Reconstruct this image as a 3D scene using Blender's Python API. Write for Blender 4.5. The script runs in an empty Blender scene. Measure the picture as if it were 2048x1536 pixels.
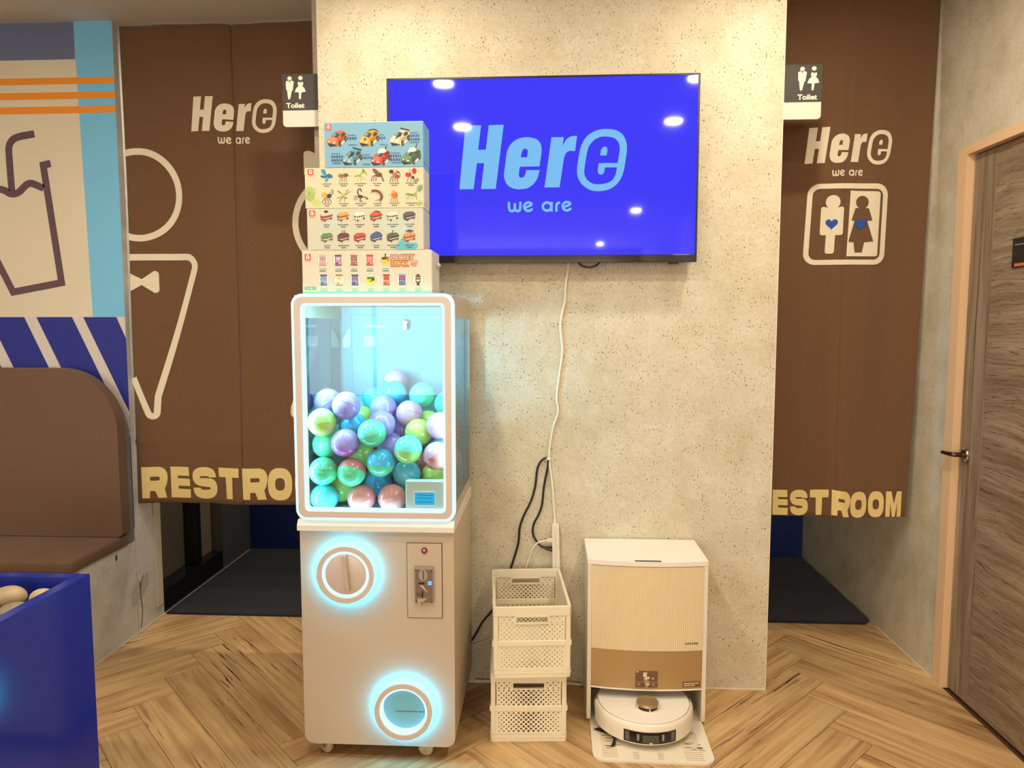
import bpy, bmesh, math, random
from mathutils import Vector, Matrix
from mathutils.geometry import tessellate_polygon

scene = bpy.context.scene
C = scene.collection
PI = math.pi
R = math.radians

# ------------------------------------------------------------------ camera
cam_d = bpy.data.cameras.new('camera')
cam = bpy.data.objects.new('camera', cam_d)
C.objects.link(cam)
cam_d.sensor_width = 36.0
cam_d.lens = 1400.0 / 2048.0 * 36.0
cam_d.clip_start = 0.05
_y = Vector((73.0 / 1400.0, -116.0 / 1400.0, 1.0)).normalized()
_z = Vector((0.0, -_y.z, _y.y)).normalized()
_x = _y.cross(_z)
right = Vector((_x.x, _y.x, _z.x))
down = Vector((_x.y, _y.y, _z.y))
fwd = Vector((_x.z, _y.z, _z.z))
m = Matrix.Identity(4)
for i in range(3):
    m[i][0] = right[i]
    m[i][1] = -down[i]
    m[i][2] = -fwd[i]
m[0][3], m[1][3], m[2][3] = 0.0, 0.0, 1.42
cam.matrix_world = m
scene.camera = cam

# ------------------------------------------------------------------ world, light, exposure
world = bpy.data.worlds.new('world')
scene.world = world
world.use_nodes = True
world.node_tree.nodes['Background'].inputs[0].default_value = (1.0, 0.86, 0.68, 1)
world.node_tree.nodes['Background'].inputs[1].default_value = 0.15
LAMP_COLOR = (1.0, 0.87, 0.68)
LAMP_WATT = 9.0
PANE_COLOR = (255, 242, 222)
PANE_STRENGTH = 6.5
scene.view_settings.view_transform = 'Standard'
scene.view_settings.look = 'None'
scene.view_settings.gamma = 1.0
scene.view_settings.use_curve_mapping = False
scene.view_settings.exposure = 0.0
scene.cycles.use_denoising = True
scene.cycles.max_bounces = 8
scene.cycles.transparent_max_bounces = 12
scene.cycles.caustics_reflective = False
scene.cycles.caustics_refractive = False
scene.cycles.sample_clamp_indirect = 6.0


# ------------------------------------------------------------------ helpers: colour and materials
def lin(v):
    v /= 255.0
    return v / 12.92 if v <= 0.04045 else ((v + 0.055) / 1.055) ** 2.4


def rgb(r, g, b):
    return (lin(r), lin(g), lin(b), 1.0)


MATS = {}


def mat(name, col=(200, 200, 200), rough=0.5, metal=0.0, spec=0.5, emit=None, estr=0.0, coat=0.0, sheen=0.0,
        bump=None, mottle=None, alpha=None):
    if name in MATS:
        return MATS[name]
    mt = bpy.data.materials.new(name)
    mt.use_nodes = True
    nt = mt.node_tree
    b = nt.nodes['Principled BSDF']
    b.inputs['Base Color'].default_value = rgb(*col)
    b.inputs['Roughness'].default_value = rough
    b.inputs['Metallic'].default_value = metal
    b.inputs['Specular IOR Level'].default_value = spec
    if coat:
        b.inputs['Coat Weight'].default_value = coat
        b.inputs['Coat Roughness'].default_value = 0.04
    if sheen:
        b.inputs['Sheen Weight'].default_value = sheen
    if emit:
        b.inputs['Emission Color'].default_value = rgb(*emit)
        b.inputs['Emission Strength'].default_value = estr
    if bump or mottle:
        tc = nt.nodes.new('ShaderNodeTexCoord')
    if mottle:
        sc, amt = mottle
        n = nt.nodes.new('ShaderNodeTexNoise')
        n.inputs['Scale'].default_value = sc
        n.inputs['Detail'].default_value = 4
        nt.links.new(tc.outputs['Object'], n.inputs['Vector'])
        rp = nt.nodes.new('ShaderNodeMapRange')
        rp.inputs['From Min'].default_value = 0.3
        rp.inputs['From Max'].default_value = 0.7
        rp.inputs['To Min'].default_value = 1 - amt
        rp.inputs['To Max'].default_value = 1 + amt
        nt.links.new(n.outputs['Fac'], rp.inputs['Value'])
        hs = nt.nodes.new('ShaderNodeHueSaturation')
        hs.inputs['Color'].default_value = rgb(*col)
        nt.links.new(rp.outputs['Result'], hs.inputs['Value'])
        nt.links.new(hs.outputs['Color'], b.inputs['Base Color'])
    if bump:
        sc, st = bump
        n = nt.nodes.new('ShaderNodeTexNoise')
        n.inputs['Scale'].default_value = sc
        n.inputs['Detail'].default_value = 3
        nt.links.new(tc.outputs['Object'], n.inputs['Vector'])
        bp = nt.nodes.new('ShaderNodeBump')
        bp.inputs['Strength'].default_value = st
        bp.inputs['Distance'].default_value = 0.004
        nt.links.new(n.outputs['Fac'], bp.inputs['Height'])
        nt.links.new(bp.outputs['Normal'], b.inputs['Normal'])
    MATS[name] = mt
    return mt


def ramp(nt, stops, fac):
    r = nt.nodes.new('ShaderNodeValToRGB')
    e = r.color_ramp.elements
    while len(e) < len(stops):
        e.new(0.5)
    for k, (p, c) in enumerate(stops):
        e[k].position = p
        e[k].color = c
    nt.links.new(fac, r.inputs['Fac'])
    return r.outputs['Color']


def mixc(nt, fac, a, b, mode='MIX'):
    x = nt.nodes.new('ShaderNodeMix')
    x.data_type = 'RGBA'
    x.blend_type = mode
    for sock, v in ((x.inputs[0], fac), (x.inputs[6], a), (x.inputs[7], b)):
        if isinstance(v, (int, float)):
            sock.default_value = v
        elif isinstance(v, tuple):
            sock.default_value = v
        else:
            nt.links.new(v, sock)
    return x.outputs[2]


def noise(nt, vec, scale, detail=3, rough=0.5, dist=0.0):
    n = nt.nodes.new('ShaderNodeTexNoise')
    n.inputs['Scale'].default_value = scale
    n.inputs['Detail'].default_value = detail
    n.inputs['Roughness'].default_value = rough
    n.inputs['Distortion'].default_value = dist
    nt.links.new(vec, n.inputs['Vector'])
    return n.outputs['Fac']


def mapping(nt, vec, scale=(1, 1, 1), loc=None):
    mp = nt.nodes.new('ShaderNodeMapping')
    mp.inputs['Scale'].default_value = scale
    nt.links.new(vec, mp.inputs['Vector'])
    if loc is not None:
        nt.links.new(loc, mp.inputs['Location'])
    return mp.outputs['Vector']


def plaster(name, base, dark, light, speck=(88, 78, 60), speckle=1.0):
    mt = bpy.data.materials.new(name)
    mt.use_nodes = True
    nt = mt.node_tree
    b = nt.nodes['Principled BSDF']
    tc = nt.nodes.new('ShaderNodeTexCoord')
    v = tc.outputs['Object']
    big = noise(nt, v, 7.0, 4, 0.6)
    col = ramp(nt, [(0.32, rgb(*dark)), (0.5, rgb(*base)), (0.68, rgb(*light))], big)
    fine = noise(nt, v, 70.0, 3, 0.6)
    col = mixc(nt, 0.16, col, ramp(nt, [(0.3, (0.25, 0.23, 0.19, 1)), (0.7, (1, 1, 1, 1))], fine), 'MULTIPLY')
    if speckle > 0:
        cl = noise(nt, v, 16.0, 2, 0.5)
        clm = ramp(nt, [(0.36, (0, 0, 0, 1)), (0.60, (1, 1, 1, 1))], cl)
        sp = noise(nt, mapping(nt, v, (1, 1, 0.75)), 150.0, 2, 0.55)
        spm = ramp(nt, [(0.60, (0, 0, 0, 1)), (0.66, (1, 1, 1, 1))], sp)
        f = mixc(nt, 1.0, clm, spm, 'MULTIPLY')
        f2 = mixc(nt, 1.0, f, (speckle, speckle, speckle, 1), 'MULTIPLY')
        col = mixc(nt, f2, col, rgb(*speck))
    nt.links.new(col, b.inputs['Base Color'])
    b.inputs['Roughness'].default_value = 0.72
    bp = nt.nodes.new('ShaderNodeBump')
    bp.inputs['Strength'].default_value = 0.18
    bp.inputs['Distance'].default_value = 0.002
    nt.links.new(noise(nt, v, 110, 4, 0.7), bp.inputs['Height'])
    nt.links.new(bp.outputs['Normal'], b.inputs['Normal'])
    MATS[name] = mt
    return mt


def wood_floor():
    mt = bpy.data.materials.new('floor_wood')
    mt.use_nodes = True
    nt = mt.node_tree
    b = nt.nodes['Principled BSDF']
    tc = nt.nodes.new('ShaderNodeTexCoord')
    oi = nt.nodes.new('ShaderNodeObjectInfo')
    mul = nt.nodes.new('ShaderNodeMath')
    mul.operation = 'MULTIPLY'
    mul.inputs[1].default_value = 37.0
    nt.links.new(oi.outputs['Random'], mul.inputs[0])
    cx = nt.nodes.new('ShaderNodeCombineXYZ')
    for k in range(3):
        nt.links.new(mul.outputs[0], cx.inputs[k])
    v = mapping(nt, tc.outputs['Object'], (1.0, 1.0, 1.0), cx.outputs[0])
    long = mapping(nt, v, (1.3, 26.0, 1.0))
    g1 = noise(nt, long, 1.0, 5, 0.62, 0.6)
    col = ramp(nt, [(0.30, rgb(168, 130, 86)), (0.47, rgb(202, 166, 116)), (0.62, rgb(218, 184, 134)), (0.75, rgb(194, 156, 108))], g1)
    g2 = noise(nt, mapping(nt, v, (2.4, 75.0, 1.0)), 1.0, 4, 0.6, 0.3)
    col = mixc(nt, 0.3, col, ramp(nt, [(0.33, rgb(170, 130, 92)), (0.5, (1, 1, 1, 1))], g2), 'MULTIPLY')
    # dark streaks
    g3 = noise(nt, mapping(nt, v, (4.5, 95.0, 1.0)), 1.0, 3, 0.55, 0.6)
    st = ramp(nt, [(0.585, (0, 0, 0, 1)), (0.645, (1, 1, 1, 1))], g3)
    big = ramp(nt, [(0.45, (0, 0, 0, 1)), (0.62, (1, 1, 1, 1))], noise(nt, mapping(nt, v, (1.6, 9.0, 1.0)), 1.0, 2))
    f = mixc(nt, 1.0, st, big, 'MULTIPLY')
    col = mixc(nt, f, col, rgb(74, 42, 22))
    # warm cloudy patches
    pt = ramp(nt, [(0.5, (0, 0, 0, 1)), (0.75, (0.5, 0.5, 0.5, 1))], noise(nt, mapping(nt, v, (2.0, 7.0, 1.0)), 1.0, 3))
    col = mixc(nt, pt, col, rgb(146, 92, 48))
    # per plank tone
    rv = nt.nodes.new('ShaderNodeMapRange')
    rv.inputs['To Min'].default_value = 0.84
    rv.inputs['To Max'].default_value = 1.10
    nt.links.new(oi.outputs['Random'], rv.inputs['Value'])
    hs = nt.nodes.new('ShaderNodeHueSaturation')
    nt.links.new(rv.outputs['Result'], hs.inputs['Value'])
    nt.links.new(col, hs.inputs['Color'])
    nt.links.new(hs.outputs['Color'], b.inputs['Base Color'])
    b.inputs['Roughness'].default_value = 0.42
    bp = nt.nodes.new('ShaderNodeBump')
    bp.inputs['Strength'].default_value = 0.12
    bp.inputs['Distance'].default_value = 0.001
    nt.links.new(g2, bp.inputs['Height'])
    nt.links.new(bp.outputs['Normal'], b.inputs['Normal'])
    return mt


def wood_door(name, axis):
    """grey brown oak; axis 'Z' grain upright, 'Y' grain level"""
    mt = bpy.data.materials.new(name)
    mt.use_nodes = True
    nt = mt.node_tree
    b = nt.nodes['Principled BSDF']
    tc = nt.nodes.new('ShaderNodeTexCoord')
    v = tc.outputs['Object']
    if axis == 'Z':
        s1, s2, s3 = (30, 30, 1.4), (90, 90, 3), (14, 14, 0.8)
    else:
        s1, s2, s3 = (20, 3.0, 70), (60, 14.0, 210), (8, 1.6, 12)
    wob = noise(nt, v, 2.2, 2, 0.5)
    add = nt.nodes.new('ShaderNodeVectorMath')
    add.operation = 'ADD'
    nt.links.new(v, add.inputs[0])
    sc = nt.nodes.new('ShaderNodeVectorMath')
    sc.operation = 'SCALE'
    sc.inputs['Scale'].default_value = 0.11 if axis == 'Y' else 0.02
    cz = nt.nodes.new('ShaderNodeCombineXYZ')
    nt.links.new(wob, cz.inputs[2 if axis == 'Y' else 1])
    nt.links.new(cz.outputs[0], sc.inputs[0])
    nt.links.new(sc.outputs[0], add.inputs[1])
    w = add.outputs[0]
    g1 = noise(nt, mapping(nt, w, s1), 1.0, 5, 0.6, 0.3)
    col = ramp(nt, [(0.30, rgb(118, 100, 82)), (0.5, rgb(146, 126, 104)), (0.7, rgb(168, 148, 124))], g1)
    g2 = noise(nt, mapping(nt, w, s2), 1.0, 3, 0.6, 0.2)
    f = ramp(nt, [(0.58, (0, 0, 0, 1)), (0.64, (0.85, 0.85, 0.85, 1))], g2)
    col = mixc(nt, f, col, rgb(92, 72, 54))
    g3 = noise(nt, mapping(nt, w, s3), 1.0, 3, 0.5)
    col = mixc(nt, 0.45, col, ramp(nt, [(0.3, rgb(185, 172, 158)), (0.65, (1, 1, 1, 1))], g3), 'MULTIPLY')
    nt.links.new(col, b.inputs['Base Color'])
    b.inputs['Roughness'].default_value = 0.55
    bp = nt.nodes.new('ShaderNodeBump')
    bp.inputs['Strength'].default_value = 0.25
    bp.inputs['Distance'].default_value = 0.001
    nt.links.new(g2, bp.inputs['Height'])
    nt.links.new(bp.outputs['Normal'], b.inputs['Normal'])
    return mt


def cloth(name, col, scale=(500, 500, 500), amt=0.25, sheen=0.2):
    mt = bpy.data.materials.new(name)
    mt.use_nodes = True
    nt = mt.node_tree
    b = nt.nodes['Principled BSDF']
    tc = nt.nodes.new('ShaderNodeTexCoord')
    v = tc.outputs['Object']
    n1 = noise(nt, mapping(nt, v, scale), 1.0, 3, 0.6)
    c1 = ramp(nt, [(0.25, tuple(x * (1 - amt) for x in rgb(*col)[:3]) + (1,)), (0.75, tuple(x * (1 + amt) for x in rgb(*col)[:3]) + (1,))], n1)
    nt.links.new(c1, b.inputs['Base Color'])
    b.inputs['Roughness'].default_value = 0.85
    b.inputs['Specular IOR Level'].default_value = 0.2
    b.inputs['Sheen Weight'].default_value = sheen
    bp = nt.nodes.new('ShaderNodeBump')
    bp.inputs['Strength'].default_value = 0.2
    bp.inputs['Distance'].default_value = 0.001
    nt.links.new(n1, bp.inputs['Height'])
    nt.links.new(bp.outputs['Normal'], b.inputs['Normal'])
    MATS[name] = mt
    return mt


def glass(name, tint=(240, 248, 250), lo=0.025, hi=0.55):
    mt = bpy.data.materials.new(name)
    mt.use_nodes = True
    nt = mt.node_tree
    for n in list(nt.nodes):
        nt.nodes.remove(n)
    out = nt.nodes.new('ShaderNodeOutputMaterial')
    tr = nt.nodes.new('ShaderNodeBsdfTransparent')
    tr.inputs[0].default_value = rgb(*tint)
    gl = nt.nodes.new('ShaderNodeBsdfGlossy')
    gl.inputs['Roughness'].default_value = 0.02
    lw = nt.nodes.new('ShaderNodeLayerWeight')
    lw.inputs['Blend'].default_value = 0.5
    pw = nt.nodes.new('ShaderNodeMath')
    pw.operation = 'POWER'
    pw.inputs[1].default_value = 3.5
    nt.links.new(lw.outputs['Facing'], pw.inputs[0])
    fr = nt.nodes.new('ShaderNodeMapRange')
    fr.inputs['To Min'].default_value = lo
    fr.inputs['To Max'].default_value = hi
    nt.links.new(pw.outputs[0], fr.inputs['Value'])
    mx = nt.nodes.new('ShaderNodeMixShader')
    nt.links.new(fr.outputs[0], mx.inputs[0])
    nt.links.new(tr.outputs[0], mx.inputs[1])
    nt.links.new(gl.outputs[0], mx.inputs[2])
    nt.links.new(mx.outputs[0], out.inputs[0])
    MATS[name] = mt
    return mt


def print_mat():
    mt = bpy.data.materials.new('printed_ink')
    mt.use_nodes = True
    nt = mt.node_tree
    b = nt.nodes['Principled BSDF']
    at = nt.nodes.new('ShaderNodeVertexColor')
    at.layer_name = 'Col'
    nt.links.new(at.outputs['Color'], b.inputs['Base Color'])
    b.inputs['Roughness'].default_value = 0.45
    return mt


# ------------------------------------------------------------------ helpers: objects
WL = {}          # world location of every object (translation only)


def thing(name, label, cat, loc=(0, 0, 0), group=None):
    o = bpy.data.objects.new(name, None)
    C.objects.link(o)
    o.empty_display_size = 0.05
    o.location = loc
    WL[o.name] = Vector(loc)
    o['label'] = label
    o['category'] = cat
    if group:
        o['group'] = group
    return o


def tag(o, label, cat, group=None):
    o['label'] = label
    o['category'] = cat
    if group:
        o['group'] = group
    return o


def obj(name, bm, mt, parent=None, smooth=False, label=None, center=True, norm=True):
    """bm holds world coordinates (or the root's local ones when the root stays at the origin)"""
    if norm:
        bmesh.ops.recalc_face_normals(bm, faces=bm.faces)
    me = bpy.data.meshes.new(name)
    c = Vector((0, 0, 0))
    if center and len(bm.verts):
        lo = Vector((1e9,) * 3)
        hi = Vector((-1e9,) * 3)
        for v in bm.verts:
            for k in range(3):
                lo[k] = min(lo[k], v.co[k])
                hi[k] = max(hi[k], v.co[k])
        c = Vector(((lo.x + hi.x) / 2, (lo.y + hi.y) / 2, lo.z))
        bmesh.ops.translate(bm, verts=bm.verts, vec=-c)
    bm.to_mesh(me)
    bm.free()
    ms = mt if isinstance(mt, (list, tuple)) else [mt]
    for x in ms:
        me.materials.append(x)
    if smooth:
        for p in me.polygons:
            p.use_smooth = True
        if smooth is not True:
            me.set_sharp_from_angle(angle=R(smooth))
    o = bpy.data.objects.new(name, me)
    C.objects.link(o)
    WL[o.name] = c
    if parent is not None:
        o.parent = parent
        o.location = c - WL[parent.name]
    else:
        o.location = c
    if label:
        o['label'] = label
    return o


def struct(name, bm, mt, parent=None, smooth=False):
    o = obj(name, bm, mt, parent, smooth)
    if parent is None:
        o['kind'] = 'structure'
    return o


def box(x0, x1, y0, y1, z0, z1, bev=0.0, seg=2, bm=None):
    t = bmesh.new()
    bmesh.ops.create_cube(t, size=1.0)
    for v in t.verts:
        v.co = Vector((x0 + (v.co.x + 0.5) * (x1 - x0), y0 + (v.co.y + 0.5) * (y1 - y0), z0 + (v.co.z + 0.5) * (z1 - z0)))
    if bev > 0:
        bmesh.ops.bevel(t, geom=t.edges[:], offset=bev, segments=seg, affect='EDGES', profile=0.5)
    return join(bm, t)


def join(bm, t):
    if bm is None:
        return t
    me = bpy.data.meshes.new('tmp')
    t.to_mesh(me)
    t.free()
    bm.from_mesh(me)
    bpy.data.meshes.remove(me)
    return bm


def fillet(pts, rad, n=6):
    """round the corners of a closed polygon; rad: number or list"""
    out = []
    N = len(pts)
    for i in range(N):
        r = rad[i] if isinstance(rad, (list, tuple)) else rad
        p = Vector(pts[i])
        a = Vector(pts[i - 1]) - p
        b = Vector(pts[(i + 1) % N]) - p
        la, lb = a.length, b.length
        if r <= 0 or la < 1e-9 or lb < 1e-9:
            out.append(tuple(p))
            continue
        a /= la
        b /= lb
        ang = math.acos(max(-1, min(1, a.dot(b))))
        if ang > PI - 0.02:
            out.append(tuple(p))
            continue
        t = min(r / math.tan(ang / 2), la * 0.49, lb * 0.49)
        rr = t * math.tan(ang / 2)
        bis = (a + b).normalized()
        cen = p + bis * (rr / math.sin(ang / 2))
        s = p + a * t - cen
        e = p + b * t - cen
        a0 = math.atan2(s.y, s.x)
        a1 = math.atan2(e.y, e.x)
        d = a1 - a0
        while d > PI:
            d -= 2 * PI
        while d < -PI:
            d += 2 * PI
        for k in range(n + 1):
            q = a0 + d * k / n
            out.append((cen.x + rr * math.cos(q), cen.y + rr * math.sin(q)))
    return out


def rrect(x0, x1, z0, z1, r, n=6):
    return fillet([(x0, z0), (x1, z0), (x1, z1), (x0, z1)], r, n)


def circle(cx, cy, rx, ry=None, n=32, a0=0.0):
    ry = rx if ry is None else ry
    return [(cx + rx * math.cos(a0 + 2 * PI * k / n), cy + ry * math.sin(a0 + 2 * PI * k / n)) for k in range(n)]


def arc(cx, cy, r, a0, a1, n=16, ry=None):
    ry = r if ry is None else ry
    return [(cx + r * math.cos(R(a0 + (a1 - a0) * k / n)), cy + ry * math.sin(R(a0 + (a1 - a0) * k / n))) for k in range(n + 1)]


def smoothloop(pts, n=4, closed=True):
    """Catmull-Rom through 2-D points"""
    out = []
    N = len(pts)
    rng = range(N) if closed else range(N - 1)
    for i in rng:
        if closed:
            p0, p1, p2, p3 = (Vector(pts[(i + k) % N]) for k in (-1, 0, 1, 2))
        else:
            p0, p1, p2, p3 = Vector(pts[max(i - 1, 0)]), Vector(pts[i]), Vector(pts[i + 1]), Vector(pts[min(i + 2, N - 1)])
        for k in range(n):
            t = k / n
            q = 0.5 * ((2 * p1) + (p2 - p0) * t + (2 * p0 - 5 * p1 + 4 * p2 - p3) * t * t + (3 * p1 - p0 - 3 * p2 + p3) * t ** 3)
            out.append(tuple(q))
    if not closed:
        out.append(tuple(pts[-1]))
    return out


def stroke(pts, w, caps=True, n=6):
    """outline of a thick open polyline"""
    P = [Vector(p) for p in pts]
    L, Rr = [], []
    for i, p in enumerate(P):
        if i == 0:
            d = (P[1] - P[0]).normalized()
            k = 1.0
        elif i == len(P) - 1:
            d = (P[-1] - P[-2]).normalized()
            k = 1.0
        else:
            d1 = (P[i] - P[i - 1]).normalized()
            d2 = (P[i + 1] - P[i]).normalized()
            d = (d1 + d2)
            d = d.normalized() if d.length > 1e-6 else d1
            k = min(1.0 / max(d.dot(d1), 0.35), 2.0)
        nrm = Vector((-d.y, d.x))
        L.append(p + nrm * w / 2 * k)
        Rr.append(p - nrm * w / 2 * k)
    out = [tuple(p) for p in L]
    if caps:
        d = (P[-1] - P[-2]).normalized()
        a = math.atan2(d.y, d.x)
        out += [(P[-1].x + w / 2 * math.cos(a + PI / 2 - PI * k / n), P[-1].y + w / 2 * math.sin(a + PI / 2 - PI * k / n)) for k in range(1, n)]
    out += [tuple(p) for p in reversed(Rr)]
    if caps:
        d = (P[0] - P[1]).normalized()
        a = math.atan2(d.y, d.x)
        out += [(P[0].x + w / 2 * math.cos(a + PI / 2 - PI * k / n), P[0].y + w / 2 * math.sin(a + PI / 2 - PI * k / n)) for k in range(1, n)]
    return out


def prism(loops, y0, y1, bm=None, axis='Y'):
    """loops: [outer, hole, ...] of (a, b); extruded along axis. Y: (x,z); X: (y,z); Z: (x,y)"""
    t = bmesh.new() if bm is None else bm

    def P(a, b, c):
        return (a, c, b) if axis == 'Y' else ((c, a, b) if axis == 'X' else (a, b, c))
    flat = [p for lp in loops for p in lp]
    va = [t.verts.new(P(p[0], p[1], y0)) for p in flat]
    vb = [t.verts.new(P(p[0], p[1], y1)) for p in flat]
    tris = tessellate_polygon([[Vector((p[0], p[1], 0)) for p in lp] for lp in loops])
    for tr in tris:
        if len(set(tr)) == 3:
            try:
                t.faces.new([va[k] for k in tr])
                t.faces.new([vb[k] for k in reversed(tr)])
            except ValueError:
                pass
    o = 0
    for lp in loops:
        n = len(lp)
        for k in range(n):
            a, b = o + k, o + (k + 1) % n
            try:
                t.faces.new((va[a], va[b], vb[b], vb[a]))
            except ValueError:
                pass
        o += n
    return t


def ringprism(outer, inner, y0, y1, bm=None, axis='Y'):
    """two loops with the same count: a clean frame"""
    t = bmesh.new() if bm is None else bm

    def P(p, c):
        return (p[0], c, p[1]) if axis == 'Y' else ((c, p[0], p[1]) if axis == 'X' else (p[0], p[1], c))
    n = len(outer)
    a = [t.verts.new(P(p, y0)) for p in outer]
    b = [t.verts.new(P(p, y0)) for p in inner]
    c = [t.verts.new(P(p, y1)) for p in outer]
    d = [t.verts.new(P(p, y1)) for p in inner]
    for k in range(n):
        j = (k + 1) % n
        t.faces.new((a[k], a[j], b[j], b[k]))
        t.faces.new((c[k], d[k], d[j], c[j]))
        t.faces.new((a[k], c[k], c[j], a[j]))
        t.faces.new((b[k], b[j], d[j], d[k]))
    return t


def lathe(prof, cx, cy, z0=0.0, n=32, bm=None, axis='Z', a0=0.0, a1=360.0):
    """prof: (r, h) along the axis"""
    t = bmesh.new() if bm is None else bm
    full = abs(a1 - a0) >= 359.9
    m_ = n if full else n + 1
    rows = []
    for r, h in prof:
        row = []
        for k in range(m_):
            q = R(a0 + (a1 - a0) * k / n)
            if axis == 'Z':
                co = (cx + r * math.cos(q), cy + r * math.sin(q), z0 + h)
            elif axis == 'Y':
                co = (cx + r * math.cos(q), z0 + h, cy + r * math.sin(q))
            else:
                co = (z0 + h, cx + r * math.cos(q), cy + r * math.sin(q))
            row.append(t.verts.new(co))
        rows.append(row)
    for i in range(len(rows) - 1):
        for k in range(n):
            j = (k + 1) % m_
            t.faces.new((rows[i][k], rows[i][j], rows[i + 1][j], rows[i + 1][k]))
    bmesh.ops.remove_doubles(t, verts=t.verts, dist=1e-6)
    return t


def tube(path, r, n=8, bm=None, closed_ends=True, smooth_n=5):
    P = [Vector(p) for p in path]
    if smooth_n > 1 and len(P) > 2:
        Q = []
        for i in range(len(P) - 1):
            p0, p1, p2, p3 = P[max(i - 1, 0)], P[i], P[i + 1], P[min(i + 2, len(P) - 1)]
            for k in range(smooth_n):
                t = k / smooth_n
                Q.append(0.5 * ((2 * p1) + (p2 - p0) * t + (2 * p0 - 5 * p1 + 4 * p2 - p3) * t * t + (3 * p1 - p0 - 3 * p2 + p3) * t ** 3))
        Q.append(P[-1])
        P = Q
    t = bmesh.new() if bm is None else bm
    rows = []
    up = Vector((0.13, 0.97, 0.21)).normalized()
    for i, p in enumerate(P):
        d = (P[min(i + 1, len(P) - 1)] - P[max(i - 1, 0)]).normalized()
        s = d.cross(up)
        if s.length < 1e-4:
            s = d.cross(Vector((1, 0, 0)))
        s.normalize()
        u = s.cross(d).normalized()
        rr = r(i / (len(P) - 1)) if callable(r) else r
        rows.append([t.verts.new(p + s * rr * math.cos(2 * PI * k / n) + u * rr * math.sin(2 * PI * k / n)) for k in range(n)])
    for i in range(len(rows) - 1):
        for k in range(n):
            j = (k + 1) % n
            t.faces.new((rows[i][k], rows[i][j], rows[i + 1][j], rows[i + 1][k]))
    if closed_ends:
        t.faces.new(rows[0])
        t.faces.new(list(reversed(rows[-1])))
    return t


def drape(loops, fy, step=0.0125, off=0.0024, bm=None):
    """flat print laid on a hanging cloth y = fy(x, z)"""
    t = bmesh.new()
    flat = [p for lp in loops for p in lp]
    va = [t.verts.new((p[0], 0, p[1])) for p in flat]
    for tr in tessellate_polygon([[Vector((p[0], p[1], 0)) for p in lp] for lp in loops]):
        if len(set(tr)) == 3:
            try:
                t.faces.new([va[k] for k in tr])
            except ValueError:
                pass
    xs = [p[0] for p in flat]
    zs = [p[1] for p in flat]
    for lo, hi, no in ((min(xs), max(xs), (1, 0, 0)), (min(zs), max(zs), (0, 0, 1))):
        k = math.ceil(lo / step)
        while k * step < hi:
            co = (k * step, 0, 0) if no[0] else (0, 0, k * step)
            bmesh.ops.bisect_plane(t, geom=t.verts[:] + t.edges[:] + t.faces[:], plane_co=co, plane_no=no)
            k += 1
    for v in t.verts:
        v.co.y = fy(v.co.x, v.co.z) - off
    for f in t.faces:
        f.normal_update()
        if f.normal.y > 0:
            f.normal_flip()
    return join(bm, t)


def text2d(s, size=1.0, bold=0.0, shear=0.0, spacing=1.0):
    cu = bpy.data.curves.new('t', 'FONT')
    cu.body = s
    cu.size = size
    cu.offset = bold
    cu.shear = shear
    cu.space_character = spacing
    cu.resolution_u = 3
    cu.align_x = 'CENTER'
    cu.align_y = 'CENTER'
    cu.fill_mode = 'FRONT'
    o = bpy.data.objects.new('t', cu)
    C.objects.link(o)
    dg = bpy.context.evaluated_depsgraph_get()
    dg.update()
    me = bpy.data.meshes.new_from_object(o.evaluated_get(dg))
    vs = [(v.co.x, v.co.y) for v in me.vertices]
    fs = [tuple(p.vertices) for p in me.polygons]
    bpy.data.objects.remove(o)
    bpy.data.curves.remove(cu)
    bpy.data.meshes.remove(me)
    return vs, fs


def textbm(s, cx, cz, y, size, bold=0.0, shear=0.0, spacing=1.0, sx=1.0, width=None, bm=None, fn=None):
    vs, fs = text2d(s, size, bold, shear, spacing)
    lo, hi = min(v[0] for v in vs), max(v[0] for v in vs)
    lz, hz = min(v[1] for v in vs), max(v[1] for v in vs)
    if width:
        sx = width / (hi - lo)
    t = bmesh.new() if bm is None else bm
    V = []
    for v in vs:
        x, z = cx + (v[0] - (lo + hi) / 2) * sx, cz + (v[1] - (lz + hz) / 2)
        V.append(t.verts.new(fn(x, z) if fn else (x, y, z)))
    for f in fs:
        try:
            t.faces.new([V[k] for k in f])
        except ValueError:
            pass
    return t


# ------------------------------------------------------------------ shared materials
M_PART = plaster('plaster_partition', (212, 201, 174), (203, 190, 160), (218, 209, 186))
M_WALL = plaster('plaster_grey', (206, 198, 176), (192, 182, 158), (214, 207, 190), speckle=0.3)
M_BENCHWALL = plaster('plaster_bench', (220, 220, 218), (206, 205, 202), (230, 230, 228), speckle=0.4)
M_CREAM = mat('cream_paint', (218, 208, 190), 0.7, mottle=(5, 0.03))
M_CEIL = mat('ceiling_paint', (226, 220, 210), 0.85)
M_FLOOR = wood_floor()
M_CURTAIN = cloth('curtain_cloth', (110, 80, 55), (420, 420, 420), 0.18, 0.25)
M_SEAT = cloth('seat_fabric', (112, 86, 68), (260, 260, 900), 0.35, 0.15)
M_PRINT = print_mat()
M_GLASS = glass('clear_glass')
M_ACRYL = glass('side_acrylic', (222, 242, 246), 0.08, 0.6)
M_ACRYL2 = glass('side_acrylic_reflect_tint', (176, 222, 236), 0.3, 0.85)  # left pane: cyan reflection of the lit chamber put into the tint
M_WHITE = mat('white_shell', (226, 220, 208), 0.4)
M_CASE = mat('machine_paint', (192, 175, 150), 0.38)
M_CRATE = mat('crate_plastic', (232, 222, 196), 0.45)
M_BLACK = mat('black_plastic', (14, 14, 15), 0.35)
M_LED = mat('led_white', (90, 100, 104), 0.5, emit=(196, 244, 255), estr=1.25)
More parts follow.
